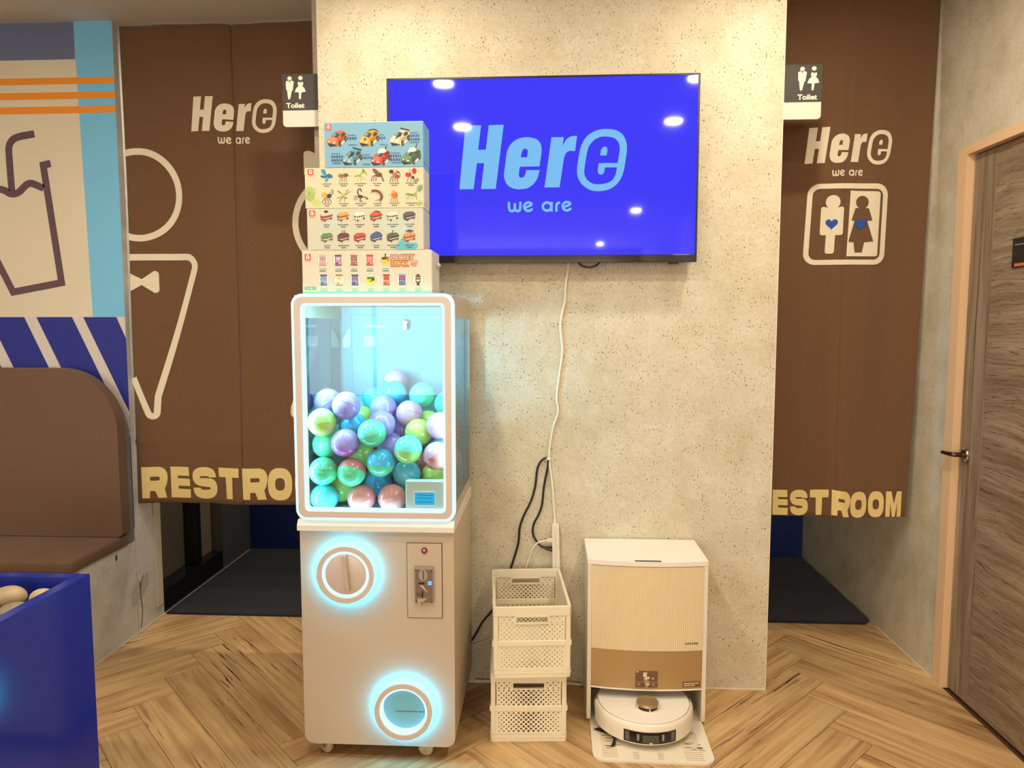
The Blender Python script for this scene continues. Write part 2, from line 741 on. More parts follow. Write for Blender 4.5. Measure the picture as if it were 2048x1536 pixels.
M_LEDHALO = mat('led_halo', (90, 100, 104), 0.5, emit=(40, 188, 255), estr=26.0)
M_LEDIN = mat('led_interior', (255, 255, 255), 0.5, emit=(130, 220, 255), estr=55.0)
M_LEDSIDE = mat('led_side', (255, 255, 255), 0.5, emit=(120, 216, 255), estr=400.0)
M_ROSE = mat('rose_plastic', (206, 192, 182), 0.35)
M_STEEL = mat('brushed_steel', (185, 180, 172), 0.32, metal=1.0)
M_CHROME = mat('chrome', (200, 196, 188), 0.12, metal=1.0)
M_CREAMPRINT = mat('cream_print', (230, 220, 194), 0.8)
M_YELPRINT = mat('yellow_print', (230, 206, 138), 0.8)

# ================================================================== THE SETTING
H = 2.735
XL, XR = -1.89, 1.556

# ---- floor: dark bed with herringbone planks
floor = struct('floor', box(-5.0, 1.75, -7.0, 4.4, -0.06, -0.0055), mat('floor_bed', (84, 56, 34), 0.6))
PW, PN = 0.15, 6
q2 = PW / math.sqrt(2)
OX, OY = -1.441 - 6 * q2, 2.33 - 6 * q2


def clip(poly, nx, ny, d):
    out = []
    for i in range(len(poly)):
        a, b = poly[i], poly[(i + 1) % len(poly)]
        da, db = a[0] * nx + a[1] * ny - d, b[0] * nx + b[1] * ny - d
        if da <= 0:
            out.append(a)
        if (da < 0 < db) or (db < 0 < da):
            t = da / (da - db)
            out.append((a[0] + (b[0] - a[0]) * t, a[1] + (b[1] - a[1]) * t))
    return out


FULL_PLANK = None
G = 0.0010
planks = []
for k in range(-40, 41):
    for mm in range(-4, 5):
        planks.append((k + 12 * mm, k + 12 * mm + PN, k, k + 1, 0))
        planks.append((k, k + 1, k - 2 * PN + 1 + 12 * mm, k - PN + 1 + 12 * mm, 1))
for (a0, a1, b0, b1, kind) in planks:
    ca, cb = (a0 + a1) / 2, (b0 + b1) / 2
    wx, wy = OX + (ca - cb) * q2, OY + (ca + cb) * q2
    if not (-3.0 < wx < 2.1 and 0.3 < wy < 3.9):
        continue
    rot = R(45) if kind == 0 else R(135)
    hl, hw = PW * PN / 2 - G, PW / 2 - G
    cr, sr = math.cos(rot), math.sin(rot)
    cor = [(-hl, -hw), (hl, -hw), (hl, hw), (-hl, hw)]
    w = [(wx + p[0] * cr - p[1] * sr, wy + p[0] * sr + p[1] * cr) for p in cor]
    lft = -1.889 if wy > 2.5 else -2.6
    c2 = clip(clip(clip(clip(w, 1, 0, XR - 0.001), -1, 0, -lft), 0, 1, 3.36), 0, -1, -0.45)
    if len(c2) < 3:
        continue
    ar = abs(sum(c2[i][0] * c2[(i + 1) % len(c2)][1] - c2[(i + 1) % len(c2)][0] * c2[i][1] for i in range(len(c2)))) / 2
    if ar < 0.0015:
        continue
    full = len(c2) == 4 and abs(ar - 4 * hl * hw) < 1e-5
    if full and FULL_PLANK:
        me = FULL_PLANK
    else:
        loc = [((p[0] - wx) * cr + (p[1] - wy) * sr, -(p[0] - wx) * sr + (p[1] - wy) * cr) for p in c2]
        bm = prism([loc], -0.005, 0.0, axis='Z')
        bmesh.ops.recalc_face_normals(bm, faces=bm.faces)
        me = bpy.data.meshes.new('plank')
        bm.to_mesh(me)
        bm.free()
        me.materials.append(M_FLOOR)
        if full:
            FULL_PLANK = me
    o = bpy.data.objects.new('plank', me)
    C.objects.link(o)
    o.parent = floor
    o.location = Vector((wx, wy, 0)) - WL['floor']
    o.rotation_euler = (0, 0, rot)

# ---- ceiling, walls
struct('ceiling', box(-5.0, 1.75, -7.0, 4.4, H, H + 0.08), M_CEIL)
wall_center = struct('wall_center', box(-0.872, 0.853, 2.68, 2.80, 0, H), M_PART)
struct('wall_core', box(-0.93, 0.88, 2.802, 4.27, 0, H), M_WALL)
wall_left = struct('wall_left', box(-5.0, XL - 0.01, 3.05, 3.17, 0, H), mat('mural_ground', (224, 214, 190), 0.7, mottle=(3, 0.03)))
wall_right = struct('wall_right', box(XR, 1.75, 2.79, 4.4, 0, H), M_WALL)
struct('wall_right_near', box(XR, 1.75, -7.0, 1.84, 0, H), M_WALL)
struct('wall_right_lintel', box(XR, 1.75, 1.842, 2.788, 2.087, H), M_WALL)
M_NAVYWALL = mat('navy_wall', (22, 42, 104), 0.35, mottle=(4, 0.05))
struct('wall_far_left', box(-2.1, -0.932, 4.27, 4.4, 0, H), M_NAVYWALL)
struct('wall_far_right', box(0.882, XR - 0.001, 4.27, 4.4, 0, H), M_NAVYWALL)
rear = prism([[(-5.0, 0), (1.75, 0), (1.75, H), (-5.0, H)], [(-4.2, 0.25), (1.2, 0.25), (1.2, 2.5), (-4.2, 2.5)]], -7.1, -7.002)
struct('wall_rear', rear, M_CREAM)
# shop front behind the camera: frosted panes lit by the street
w2 = thing('window_2', '', '', (-1.5, -7.05, 0.25))
for kk in ('label', 'category'):
    del w2[kk]
w2['kind'] = 'structure'
M_PANE = mat('street_pane', (240, 240, 240), 0.5, emit=PANE_COLOR, estr=PANE_STRENGTH)
for k in range(4):
    xa = -4.2 + 1.35 * k
    obj('pane', box(xa + 0.03, xa + 1.32, -7.056, -7.05, 0.29, 2.46), M_PANE, w2)
    obj('mullion', box(xa - 0.028, xa + 0.028, -7.08, -7.02, 0.255, 2.495), M_CREAM, w2)
struct('wall_side', box(-5.1, -5.002, -7.0, 3.2, 0, H), M_CREAM)
struct('baseboard_center', box(-0.872, 0.854, 2.6765, 2.6795, 0.0005, 0.006), mat('sealant', (226, 216, 196), 0.5))
struct('baseboard_right', box(XR - 0.0035, XR - 0.0005, 2.80, 3.30, 0.0005, 0.005), MATS['sealant'])
struct('baseboard_left', box(XL + 0.0005, XL + 0.004, 2.66, 4.25, 0.0005, 0.007), MATS['sealant'])
struct('trim_3', box(0.853, 0.8545, 2.679, 2.682, 0, H), mat('white_edge', (232, 226, 212), 0.5))

# left passage wall behind the curtain: post, glazed panel on a black plinth, jamb, grey end
wlp = struct('wall_left_passage', prism([[(XL - 0.0095, 3.0505), (XL, 3.0505), (XL, 3.262), (-2.1, 3.262), (-2.1, 3.172), (XL - 0.0095, 3.172)]], 0, H, axis='Z'), M_BENCHWALL)
obj('repair_patch', prism([[(3.005, 0.150), (3.02, 0.225), (3.06, 0.240), (3.135, 0.262), (3.138, 0.20), (3.10, 0.165), (3.03, 0.150)]], XL, XL + 0.0006, axis='X'), mat('patch_grey', (190, 187, 180), 0.8, mottle=(40, 0.12)), wlp)
M_CRACK = mat('crack_dark', (84, 72, 58), 0.9)
obj('crack', prism([stroke([(3.071, 0.236), (3.069, 0.19), (3.074, 0.148), (3.081, 0.105), (3.076, 0.06), (3.063, 0.02)], 0.005, False)], XL, XL + 0.001, axis='X'), M_CRACK, wlp)
for e in ((3.10, 0.262), (3.088, 0.255), (3.06, 0.245)):
    obj('crack', prism([stroke([(3.071, 0.20), e], 0.0022, False)], XL, XL + 0.001, axis='X'), M_CRACK, wlp)
struct('trim_1', box(XL - 0.001, XL + 0.006, 3.198, 3.252, 0.06, 2.1, 0.002), mat('trim_paint', (222, 214, 200), 0.5))
gp = thing('window_1', '', '')
for kk in ('label', 'category'):
    del gp[kk]
gp['kind'] = 'structure'
gp.location = (-1.92, 3.5, 0)
WL['window_1'] = Vector((-1.92, 3.5, 0))
obj('plinth', box(-2.1, XL - 0.004, 3.264, 3.90, 0, 0.115, 0.004), mat('plinth_black', (20, 20, 24), 0.25), gp)
obj('pane', box(-1.99, -1.98, 3.268, 3.64, 0.117, 2.4), mat('smoked_glass', (112, 106, 94), 0.14, spec=0.6), gp)
obj('mullion', box(-1.99, XL - 0.03, 3.645, 3.71, 0.117, 2.4, 0.003), mat('mullion_black', (24, 24, 30), 0.3), gp)
obj('jamb_panel', box(-2.0, XL - 0.06, 3.715, 3.88, 0.117, 2.4), mat('jamb_beige', (150, 134, 116), 0.6), gp)
pts = [(-1.9775, 3.40 - 0.06 + 0.075 * math.sin(t), 0.62 + 0.26 * math.cos(t)) for t in [k * PI / 10 for k in range(0, 11)]]
obj('curved_reflection', tube(pts, 0.004, 6, smooth_n=3), mat('reflection_grey', (150, 148, 140), 0.4), gp, smooth=True)  # grey tube drawn as the curved reflection in the smoked pane
struct('wall_left_end', box(-2.1, XL, 3.902, 4.268, 0, H), mat('end_grey', (96, 98, 100), 0.6))
struct('wall_left_backing', box(-2.1, -2.0, 3.262, 3.902, 0.0, H), mat('end_dark', (50, 50, 52), 0.6))

# ---- mural on the left wall (flat paint, a child of the wall)
def flat(name, loops, y, m_, parent, th=0.0007):
    return obj(name, prism(loops, y, y - th), m_, parent)


M_SLATE = mat('mural_slate', (104, 116, 150), 0.7)
M_SKY = mat('mural_sky', (122, 198, 240), 0.7)
M_ORANGE = mat('mural_orange', (244, 150, 36), 0.7)
M_PLUM = mat('mural_plum', (98, 74, 84), 0.7)
M_NAVY = mat('mural_navy', (30, 42, 142), 0.6)
M_PALE = mat('mural_pale', (216, 206, 200), 0.7)
WY = 3.0496
flat('mural_slate_block', [[(-4.9, 2.577), (-2.062, 2.577), (-2.062, 2.734), (-4.9, 2.734)]], WY, M_SLATE, wall_left)
flat('mural_sky_band', [[(-2.039, 1.462), (-1.8905, 1.462), (-1.8905, 2.734), (-2.0625, 2.734)]], WY, M_SKY, wall_left)
for z0, z1 in ((2.473, 2.500), (2.410, 2.438), (2.349, 2.378)):
    flat('mural_orange_stripe', [[(-4.9, z0), (-1.8905, z0), (-1.8905, z1), (-4.9, z1)]], WY - 0.0009, M_ORANGE, wall_left)
flat('mural_navy_field', [[(-4.9, 0.5), (-1.8905, 0.5), (-1.8905, 1.460), (-4.9, 1.460)]], WY, M_NAVY, wall_left)
sl = (2.254 - 2.358) / (1.46 - 1.227)
for xa, xb in ((-2.358, -2.302), (-2.135, -2.084), (-2.581, -2.525), (-2.80, -2.745), (-3.02, -2.965)):
    z1 = 0.55
    dx = (1.46 - z1) * 0.452
    lp = clip([(xa, 1.46), (xb, 1.46), (xb + dx, z1), (xa + dx, z1)], 1, 0, -1.8905)
    flat('mural_pale_stripe', [lp], WY - 0.0009, M_PALE, wall_left)
flat('mural_pale_stripe', [[(-1.93, 1.46), (-1.8905, 1.366), (-1.8905, 1.46)]], WY - 0.0009, M_PALE, wall_left)
SW = 0.031
flat('mural_straw', [stroke(smoothloop([(-2.265, 2.263), (-2.335, 2.252), (-2.366, 2.238), (-2.383, 2.212), (-2.386, 2.17), (-2.383, 2.02)], 5, False), SW, False)], WY, M_PLUM, wall_left)
flat('mural_drink_wave', [stroke(smoothloop([(-2.60, 2.02), (-2.56, 2.045), (-2.52, 2.048), (-2.47, 2.03), (-2.433, 2.025), (-2.415, 2.02), (-2.393, 2.007), (-2.372, 2.005), (-2.349, 2.013), (-2.329, 2.031), (-2.312, 2.045), (-2.293, 2.050), (-2.275, 2.045), (-2.236, 2.028)], 4, False), SW, False)], WY, M_PLUM, wall_left)
flat('mural_cup', [stroke([(-2.198, 2.135), (-2.232, 2.128), (-2.176, 1.613), (-2.404, 1.572), (-2.64, 2.07), (-2.69, 2.06)], SW, False)], WY, M_PLUM, wall_left)

# ---- right door with frame
M_FRAME = mat('door_frame_paint', (226, 190, 150), 0.5)
fr = [(1.842, 0.0), (1.842, 2.087), (2.79, 2.087), (2.79, 0.0), (2.735, 0.0), (2.735, 2.052), (1.895, 2.052), (1.895, 0.0)]
struct('trim_2', prism([fr], XR - 0.012, XR + 0.06, axis='X'), M_FRAME)
M_OAKV = wood_door('oak_upright', 'Z')
M_OAKH = wood_door('oak_level', 'Y')
door = struct('door_1', box(1.582, 1.62, 1.898, 2.731, 0.006, 2.048), MATS['plinth_black'])
obj('stile', box(1.572, 1.622, 2.602, 2.731, 0.006, 2.048, 0.0015), M_OAKV, door)
obj('stile', box(1.572, 1.622, 1.898, 2.03, 0.006, 2.048, 0.0015), M_OAKV, door)
obj('panel', box(1.5725, 1.621, 2.032, 2.6005, 0.006, 2.048, 0.001), M_OAKH, door)
hd = obj('rose', lathe([(0.0, 0.0), (0.026, 0.0), (0.026, -0.007), (0.022, -0.011), (0.0, -0.011)], 2.688, 0.937, 1.572, 28, axis='X'), M_CHROME, door, 40)
M_BRONZE = mat('handle_bronze', (112, 88, 74), 0.22, metal=1.0)
obj('lever', tube([(1.562, 2.688, 0.937), (1.53, 2.688, 0.937), (1.522, 2.696, 0.937), (1.521, 2.72, 0.936), (1.523, 2.758, 0.934)], lambda t: 0.0095 - 0.002 * t, 10), M_BRONZE, hd, True)
obj('key_button', lathe([(0.0, -0.016), (0.006, -0.016), (0.007, -0.011), (0.007, 0.0)], 2.682, 0.915, 1.572, 14, axis='X'), M_CHROME, hd, 40)
dt = obj('door_sign', box(1.5655, 1.5715, 2.30, 2.482, 1.616, 1.714, 0.001), mat('sign_black', (16, 18, 22), 0.3))
tag(dt, 'black rectangular holder plate fixed to the oak door at eye height', 'sign')
obj('slot', box(1.5645, 1.5656, 2.30, 2.468, 1.690, 1.6925), mat('slot_grey', (170, 160, 150), 0.4), dt)
obj('card', box(1.5645, 1.5656, 2.30, 2.466, 1.619, 1.629), mat('card_orange', (190, 110, 60), 0.6), dt)

# ---- ceiling downlights
M_LENS = mat('lamp_lens', (255, 255, 255), 0.5, emit=(255, 236, 210), estr=60.0)
for (lx, ly) in ((-0.574, 2.16), (0.785, 2.16), (-0.574, 1.33), (0.785, 1.345), (-0.572, 0.50), (0.795, 0.56), (-1.93, 1.33), (-1.93, 0.50), (-3.3, 0.5),
                 (-1.42, 3.78), (1.21, 3.85), (-2.6, -1.2), (-4.0, -1.2), (0.988, -2.94), (-2.6, -2.94), (-4.0, -3.0), (0.817, -6.18), (-2.7, -5.4), (-4.0, -5.0)):  # pair beyond the curtains is added, unseen, to brighten the passages
    t = thing('ceiling_downlight', 'round recessed ceiling downlight with a glowing white lens', 'lamp', (lx, ly, H), 'downlights recessed in the ceiling')
    obj('trim_ring', lathe([(0.052, 0.0), (0.066, -0.001), (0.066, -0.004), (0.054, -0.006), (0.052, -0.002)], lx, ly, H, 28), mat('lamp_ring', (235, 232, 226), 0.4), t, 40)
    obj('lens', lathe([(0.0, -0.003), (0.053, -0.003)], lx, ly, H, 24), M_LENS, t, norm=False)
    L = bpy.data.lights.new('downlight_bulb', 'AREA')
    L.shape = 'DISK'
    L.size = 0.10
    L.energy = LAMP_WATT if ly < 3 else (18.0 if lx < 0 else 7.0)
    L.color = LAMP_COLOR
    L.spread = R(178)
    lo = bpy.data.objects.new('downlight_bulb', L)
    C.objects.link(lo)
    lo.parent = t
    lo.location = (0, 0, -0.008)

# ================================================================== BENCH, PLANTER, MATS
M_BASEW = M_BENCHWALL
bench = thing('bench', 'brown upholstered wall bench with rounded backrest on a plastered base', 'bench', (-2.6, 2.85, 0))
obj('base', box(-4.6, XL - 0.002, 2.665, 3.048, 0.001, 0.436), M_BASEW, bench)
obj('seat_cushion', box(-4.6, -1.880, 2.605, 2.992, 0.437, 0.489, 0.014, 3), M_SEAT, bench, True)
bk = fillet([(-4.6, 0.492), (-1.872, 0.492), (-1.872, 1.236), (-4.6, 1.236)], [0.02, 0.02, 0.27, 0.02], 12)
b = prism([bk], 2.925, 2.986)
bmesh.ops.bevel(b, geom=[e for e in b.edges if len(e.link_faces) == 2 and abs(e.calc_face_angle(0)) > 0.9], offset=0.012, segments=3, affect='EDGES')
obj('back_cushion', b, M_SEAT, bench, 50)
bb = fillet([(-4.6, 0.444), (-1.892, 0.444), (-1.892, 1.215), (-4.6, 1.215)], [0, 0, 0.30, 0], 12)
obj('back_board', prism([bb], 2.988, 3.047), mat('board_grey', (120, 128, 138), 0.7), bench, label='grey board behind the back cushion')
obj('wall_peg', box(-1.8915, -1.886, 2.90, 2.906, 0.395, 0.418, 0.001), mat('peg_dark', (60, 56, 52), 0.5), bench)

M_PLANTER = mat('planter_gloss', (30, 44, 138), 0.12, spec=0.3)
pl = thing('planter_box', 'glossy dark blue planter box filled with river pebbles', 'planter', (-1.7, 1.2, 0))
X0, X1, Y0, Y1, ZT, RM = -2.25, -1.2, 0.55, 1.731, 0.772, 0.030
obj('side_panel', box(X1 - RM, X1, Y0, Y1, 0.001, ZT, 0.0015), M_PLANTER, pl)
obj('side_panel', box(X0, X0 + RM, Y0, Y1, 0.001, ZT, 0.0015), M_PLANTER, pl)
obj('end_panel', box(X0 + RM, X1 - RM - 0.0005, Y1 - RM, Y1, 0.001, ZT, 0.0015), M_PLANTER, pl)
obj('end_panel', box(X0 + RM, X1 - RM - 0.0005, Y0, Y0 + RM, 0.001, ZT, 0.0015), M_PLANTER, pl)
obj('soil_bed', box(X0 + RM + 0.001, X1 - RM - 0.001, Y0 + RM + 0.001, Y1 - RM - 0.001, 0.55, 0.705), mat('soil_dark', (40, 32, 26), 0.9), pl)
M_PEB = [mat('pebble_tan', (176, 152, 116), 0.55, mottle=(22, 0.25), bump=(30, 0.2)), mat('pebble_sand', (190, 168, 130), 0.5, mottle=(16, 0.2)), mat('pebble_grey', (150, 134, 112), 0.55, mottle=(30, 0.35))]
random.seed(4)
PEB = [(-1.352, 1.642, 0.739, .044, .030, 28, 'large smooth tan pebble lying highest in the blue planter'),
       (-1.282, 1.662, 0.731, .031, .025, 20, 'speckled grey pebble in the far right corner of the planter'),
       (-1.283, 1.572, 0.731, .040, .025, 48, 'sandy pebble against the right rim of the planter'),
       (-1.358, 1.555, 0.731, .036, .025, 10, 'rounded tan pebble in front of the largest one')]
for gx in range(6):
    for gy in range(4):
        PEB.append((-1.465 - gx * 0.115 + random.uniform(-.012, .012), 1.62 - gy * 0.105 + random.uniform(-.01, .01), 0.732, .050, .026, random.uniform(-20, 60), 'smooth river pebble further along the blue planter'))
for gy in range(5):
    PEB.append((-1.30, 1.43 - gy * 0.11, 0.732, .048, .026, random.uniform(0, 60), 'smooth river pebble further along the blue planter'))
for n_, (px, py, pz, ra, rb, rot, lab) in enumerate(PEB):
    bm = bmesh.new()
    bmesh.ops.create_icosphere(bm, subdivisions=3, radius=1.0)
    ph = random.uniform(0, 9)
    for v in bm.verts:
        c = v.co.copy()
        k = 1 + 0.06 * math.sin(3 * c.x + ph) + 0.05 * math.sin(4 * c.y - ph)
        c = Vector((c.x * ra * k, c.y * ra * 0.66 * k, c.z * rb))
        c.rotate(Matrix.Rotation(R(rot), 3, 'Z'))
        v.co = c + Vector((px, py, pz))
    o = obj('pebble', bm, M_PEB[n_ % 3], None, True)
    tag(o, lab, 'pebble', 'pebbles in the blue planter')

M_MAT = cloth('mat_pile', (38, 40, 48), (300, 300, 300), 0.5, 0.1)
o = obj('floor_mat', prism([[(-1.880, 3.262), (-0.935, 3.262), (-0.935, 4.262), (-1.880, 4.262)]], 0.0005, 0.010, axis='Z'), M_MAT)
tag(o, 'dark charcoal carpet mat beyond the left curtain', 'floor mat', 'carpet mats')
o = obj('floor_mat', prism([[(0.884, 3.315), (1.512, 3.315), (1.545, 3.345), (1.545, 4.262), (0.884, 4.262)]], 0.0005, 0.014, axis='Z'), M_MAT)
tag(o, 'black carpet mat with a clipped corner beyond the right curtain', 'floor mat', 'carpet mats')

# ================================================================== LETTERING SHAPES
def rawH():
    return [[(165, 150), (335, 150), (302, 415), (385, 415), (418, 150), (580, 148), (492, 842), (332, 842), (367, 560), (288, 560), (250, 842), (95, 842)]]


LOGO = {
    'H': rawH(),
    'e': [[(968, 602), (985, 480)] + smoothloop([(990, 430), (982, 370), (950, 320), (890, 293), (820, 286), (740, 300), (670, 345), (625, 410), (608, 480), (596, 580), (583, 680), (590, 740), (620, 800), (680, 838), (750, 848), (830, 840), (890, 805), (935, 750), (955, 700), (968, 642)], 3, False)
          + [(822, 642)] + smoothloop([(814, 688), (795, 716), (770, 724), (750, 715), (743, 690), (748, 650)], 3, False) + [(755, 604)],
          [(765, 503)] + smoothloop([(776, 440), (798, 412), (820, 410), (838, 425), (840, 450)], 3, False) + [(832, 503)]],
    'r': [[(1095, 290), (1228, 290), (1215, 385)] + smoothloop([(1250, 320), (1300, 285), (1370, 278)], 3, False) + [(1350, 442)] + smoothloop([(1290, 438), (1250, 465), (1230, 520)], 3, False) + [(1185, 832), (1022, 832)]],
    'ring_e': [smoothloop([(1690, 210), (1780, 222), (1850, 265), (1893, 340), (1905, 430), (1895, 520), (1875, 650), (1845, 740), (1790, 815), (1710, 862), (1610, 878), (1510, 862), (1425, 800), (1380, 720), (1372, 640), (1385, 530), (1405, 420), (1430, 350), (1480, 280), (1560, 230), (1630, 212)], 3),
               smoothloop([(1620, 293), (1680, 290), (1760, 305), (1810, 350), (1828, 420), (1820, 490)], 3, False) + [(1808, 575), (1605, 575)] + smoothloop([(1596, 640), (1600, 682), (1625, 700), (1655, 688), (1666, 660)], 3, False) + [(1672, 622), (1800, 622)] + smoothloop([(1790, 690), (1760, 750), (1705, 788), (1620, 803), (1540, 795), (1480, 750), (1452, 690), (1452, 630), (1465, 540), (1480, 450), (1505, 380), (1560, 320)], 3, False)],
    'dot_e': [[(1618, 493)] + smoothloop([(1628, 430), (1650, 402), (1672, 398), (1692, 412), (1697, 440)], 3, False) + [(1688, 493)]],
}
WEARE = {
    'w': [stroke(smoothloop([(637, 985), (637, 1045), (648, 1078), (670, 1087), (690, 1078), (700, 1045), (700, 1000)], 3, False), 27, False),
          stroke(smoothloop([(700, 1045), (711, 1078), (732, 1087), (752, 1078), (760, 1045), (760, 985)], 3, False), 27, False)],
    'e': [stroke(arc(848, 1040, 46, -28, -335, 22) + [], 27, False), stroke([(812, 1052), (888, 1018)], 25, False)],
    'a': [stroke(arc(1050, 1040, 45, 8, 352, 24), 27, False), stroke([(1099, 990), (1099, 1096)], 27, False)],
    'r': [stroke(smoothloop([(1152, 1096), (1152, 1040), (1160, 1008), (1192, 996)], 4, False), 27, False)],
    'e2': [stroke(arc(1266, 1038, 46, -28, -335, 22), 27, False), stroke([(1230, 1050), (1306, 1016)], 25, False)],
}


def superell(cx, cy, rx, ry, p=2.6, n=36):
    o = []
    for k in range(n):
        c, s = math.cos(2 * PI * k / n), math.sin(2 * PI * k / n)
        o.append((cx + rx * math.copysign(abs(c) ** (2 / p), c), cy + ry * math.copysign(abs(s) ** (2 / p), s)))
    return o


gR = [[(0, 0), (205, 0)] + smoothloop([(205, 0), (255, 25), (285, 85), (287, 150), (272, 220), (250, 265)], 3, False) + [(275, 375), (177, 375), (147, 290), (92, 290), (87, 375), (3, 375)],
      fillet([(97, 117), (200, 117), (200, 165), (97, 165)], [0, 18, 18, 0], 4)]
gE = [[(0, 0), (228, 0), (235, 108), (87, 108), (87, 138), (238, 142), (242, 230), (92, 230), (92, 264), (246, 268), (244, 373), (2, 373)]]
gS = [[(286, 120)] + smoothloop([(280, 75), (245, 22), (165, -3), (75, 5), (18, 45), (0, 105), (15, 172), (65, 218), (165, 236), (200, 239), (212, 253), (196, 268), (115, 270), (92, 245)], 3, False)
      + [(6, 247)] + smoothloop([(14, 305), (55, 358), (145, 380), (235, 365), (285, 315), (297, 245), (285, 185), (245, 140), (165, 130), (105, 130), (90, 119), (105, 107), (185, 109), (200, 122)], 3, False)]
gT = [[(0, 0), (258, 0), (258, 112), (178, 112), (176, 373), (98, 373), (92, 112), (4, 112)]]
gO = [superell(143, 190, 143, 192), superell(143, 192, 58, 74)]
gM = [[(0, 0), (98, 0), (150, 185), (202, 0), (300, 0), (300, 375), (217, 375), (217, 165), (180, 375), (122, 375), (83, 165), (83, 375), (0, 375)]]
REST = [('R', gR, 85), ('E', gE, 410), ('S', gS, 685), ('T', gT, 1005), ('R', gR, 1305), ('O', gO, 1597), ('O', gO, 1915), ('M', gM, 2235)]


def xf(loops, x0, sx, z0, sz, dx=0, dy=0):
    return [[(x0 + sx * (p[0] + dx), z0 + sz * (p[1] + dy)) for p in lp] for lp in loops]


# ================================================================== CURTAINS
def fyL(x, z):
    k = 0.6 + 0.4 * min(1.0, max(0.0, (2.7 - z) / 2.0))
    y = 3.088 + k * (0.010 * math.sin(11 * x + 1.2 * z) + 0.005 * math.sin(27 * x - 2.3 * z) + 0.003 * math.sin(5 * z + 8 * x))
    y -= 0.008 * math.exp(-((z - 0.90 - 0.006 * math.sin(14 * x)) / 0.008) ** 2)
    y -= 0.0025 * math.exp(-((z - 1.62) / 0.007) ** 2) * (0.5 + 0.5 * math.sin(6 * x + 1))
    y += 0.005 * math.exp(-((x + 1.39) / 0.02) ** 2)
    return y


def fyR(x, z):
    k = 0.4 + 0.6 * min(1.0, max(0.0, (2.7 - z) / 2.0))
    y = 2.985 + k * (0.014 * math.sin(13 * x + 0.8 * z) + 0.006 * math.sin(29 * x - 1.7 * z + 1))
    y -= 0.003 * math.exp(-((z - 1.654) / 0.006) ** 2)
    y -= 0.003 * math.exp(-((z - 1.129 - 0.004 * math.sin(15 * x)) / 0.006) ** 2)
    y -= 0.018 * math.exp(-((x - 1.205) / 0.045) ** 2) * k
    y += 0.004 * math.exp(-((x - 1.205) / 0.016) ** 2)
    return y


def cloth_panel(name, x0, x1, z0, z1, fy, parent, xf_=None, nx=60, nz=96):
    bm = bmesh.new()
    g = []
    for j in range(nz + 1):
        z = z0 + (z1 - z0) * j / nz
        row = []
        for i in range(nx + 1):
            x = x0 + (x1 - x0) * i / nx
            xx = xf_(x, z) if xf_ else x
            row.append(bm.verts.new((xx, fy(x, z), z)))
        g.append(row)
    for j in range(nz):
        for i in range(nx):
            bm.faces.new((g[j][i], g[j][i + 1], g[j + 1][i + 1], g[j + 1][i]))
    o = obj(name, bm, M_CURTAIN, parent, True, norm=False)
    s = o.modifiers.new('thickness', 'SOLIDIFY')
    s.thickness = 0.0022
    s.offset = -1.0
    return o


def put_logo(root, fn, A, B, ml):
    for nm, loops in LOGO.items():
        obj('logo_letter', fn(xf(loops, *A)), ml, root)
    for nm, shapes in WEARE.items():
        bm = None
        for k, s in enumerate(shapes):
            bm = fn(xf([s], *B), bm)
        obj('logo_small_letter', bm, ml, root)


cl = thing('restroom_curtain', 'wide brown left curtain printed with a bow tie figure and half of RESTROOM', 'curtain', (-1.42, 3.09, 0.606), 'brown restroom curtains')
cloth_panel('curtain_panel', -1.884, -1.3885, 0.606, 2.728, fyL, cl)
cloth_panel('curtain_panel', -1.3965, -0.952, 0.606, 2.728, lambda x, z: fyL(x, z) + 0.005 * max(0.0, 1 - (x + 1.3965) / 0.03), cl)
obj('curtain_rod', tube([(-1.888, 3.112, 2.722), (-0.932, 3.112, 2.722)], 0.006, 8, smooth_n=1), M_WHITE, cl, True)
dl = lambda loops, bm=None: drape(loops, fyL, bm=bm)
put_logo(cl, dl, (-1.5907, 2.098e-4, 2.4525, -2.144e-4), (-1.5775, 1.998e-4, 2.4947, -2.517e-4), M_CREAMPRINT)
for ch, g, dx in REST[:7]:
    obj('printed_letter', dl(xf(g, -1.8977, 3.895e-4, 0.8342, -3.869e-4, dx, 155)), M_YELPRINT, cl)


def clipx(lp, x):
    return clip(lp, -1, 0, -x)


# bow tie figure: head ring, V shaped suit, tie
ring = [p for p in arc(-1.832, 2.003, 0.205, 104.5, -104.5, 40)] + [p for p in arc(-1.832, 2.003, 0.176, -107.5, 107.5, 40)]
obj('figure_head', dl([ring]), M_CREAMPRINT, cl)
suit = stroke(fillet([(-1.883, 1.728), (-1.5775, 1.727), (-1.806, 1.002), (-1.883, 1.178)], [0, 0.045, 0.02, 0], 6)[0:16], 0.030, False)
obj('figure_suit', dl([stroke([(-1.883, 1.728), (-1.625, 1.728)] + arc(-1.621, 1.686, 0.042, 90, -17, 8) + [(-1.776, 1.10)] + arc(-1.803, 1.029, 0.020, -15, -155, 8) + [(-1.883, 1.185)], 0.029, False)]), M_CREAMPRINT, cl)
obj('figure_tie', dl([fillet([(-1.8835, 1.656), (-1.83, 1.630), (-1.77, 1.668), (-1.751, 1.660), (-1.751, 1.575), (-1.77, 1.567), (-1.831, 1.604), (-1.8835, 1.577)], [0, 0.004, 0.01, 0.012, 0.012, 0.01, 0.004, 0], 4)]), M_CREAMPRINT, cl)
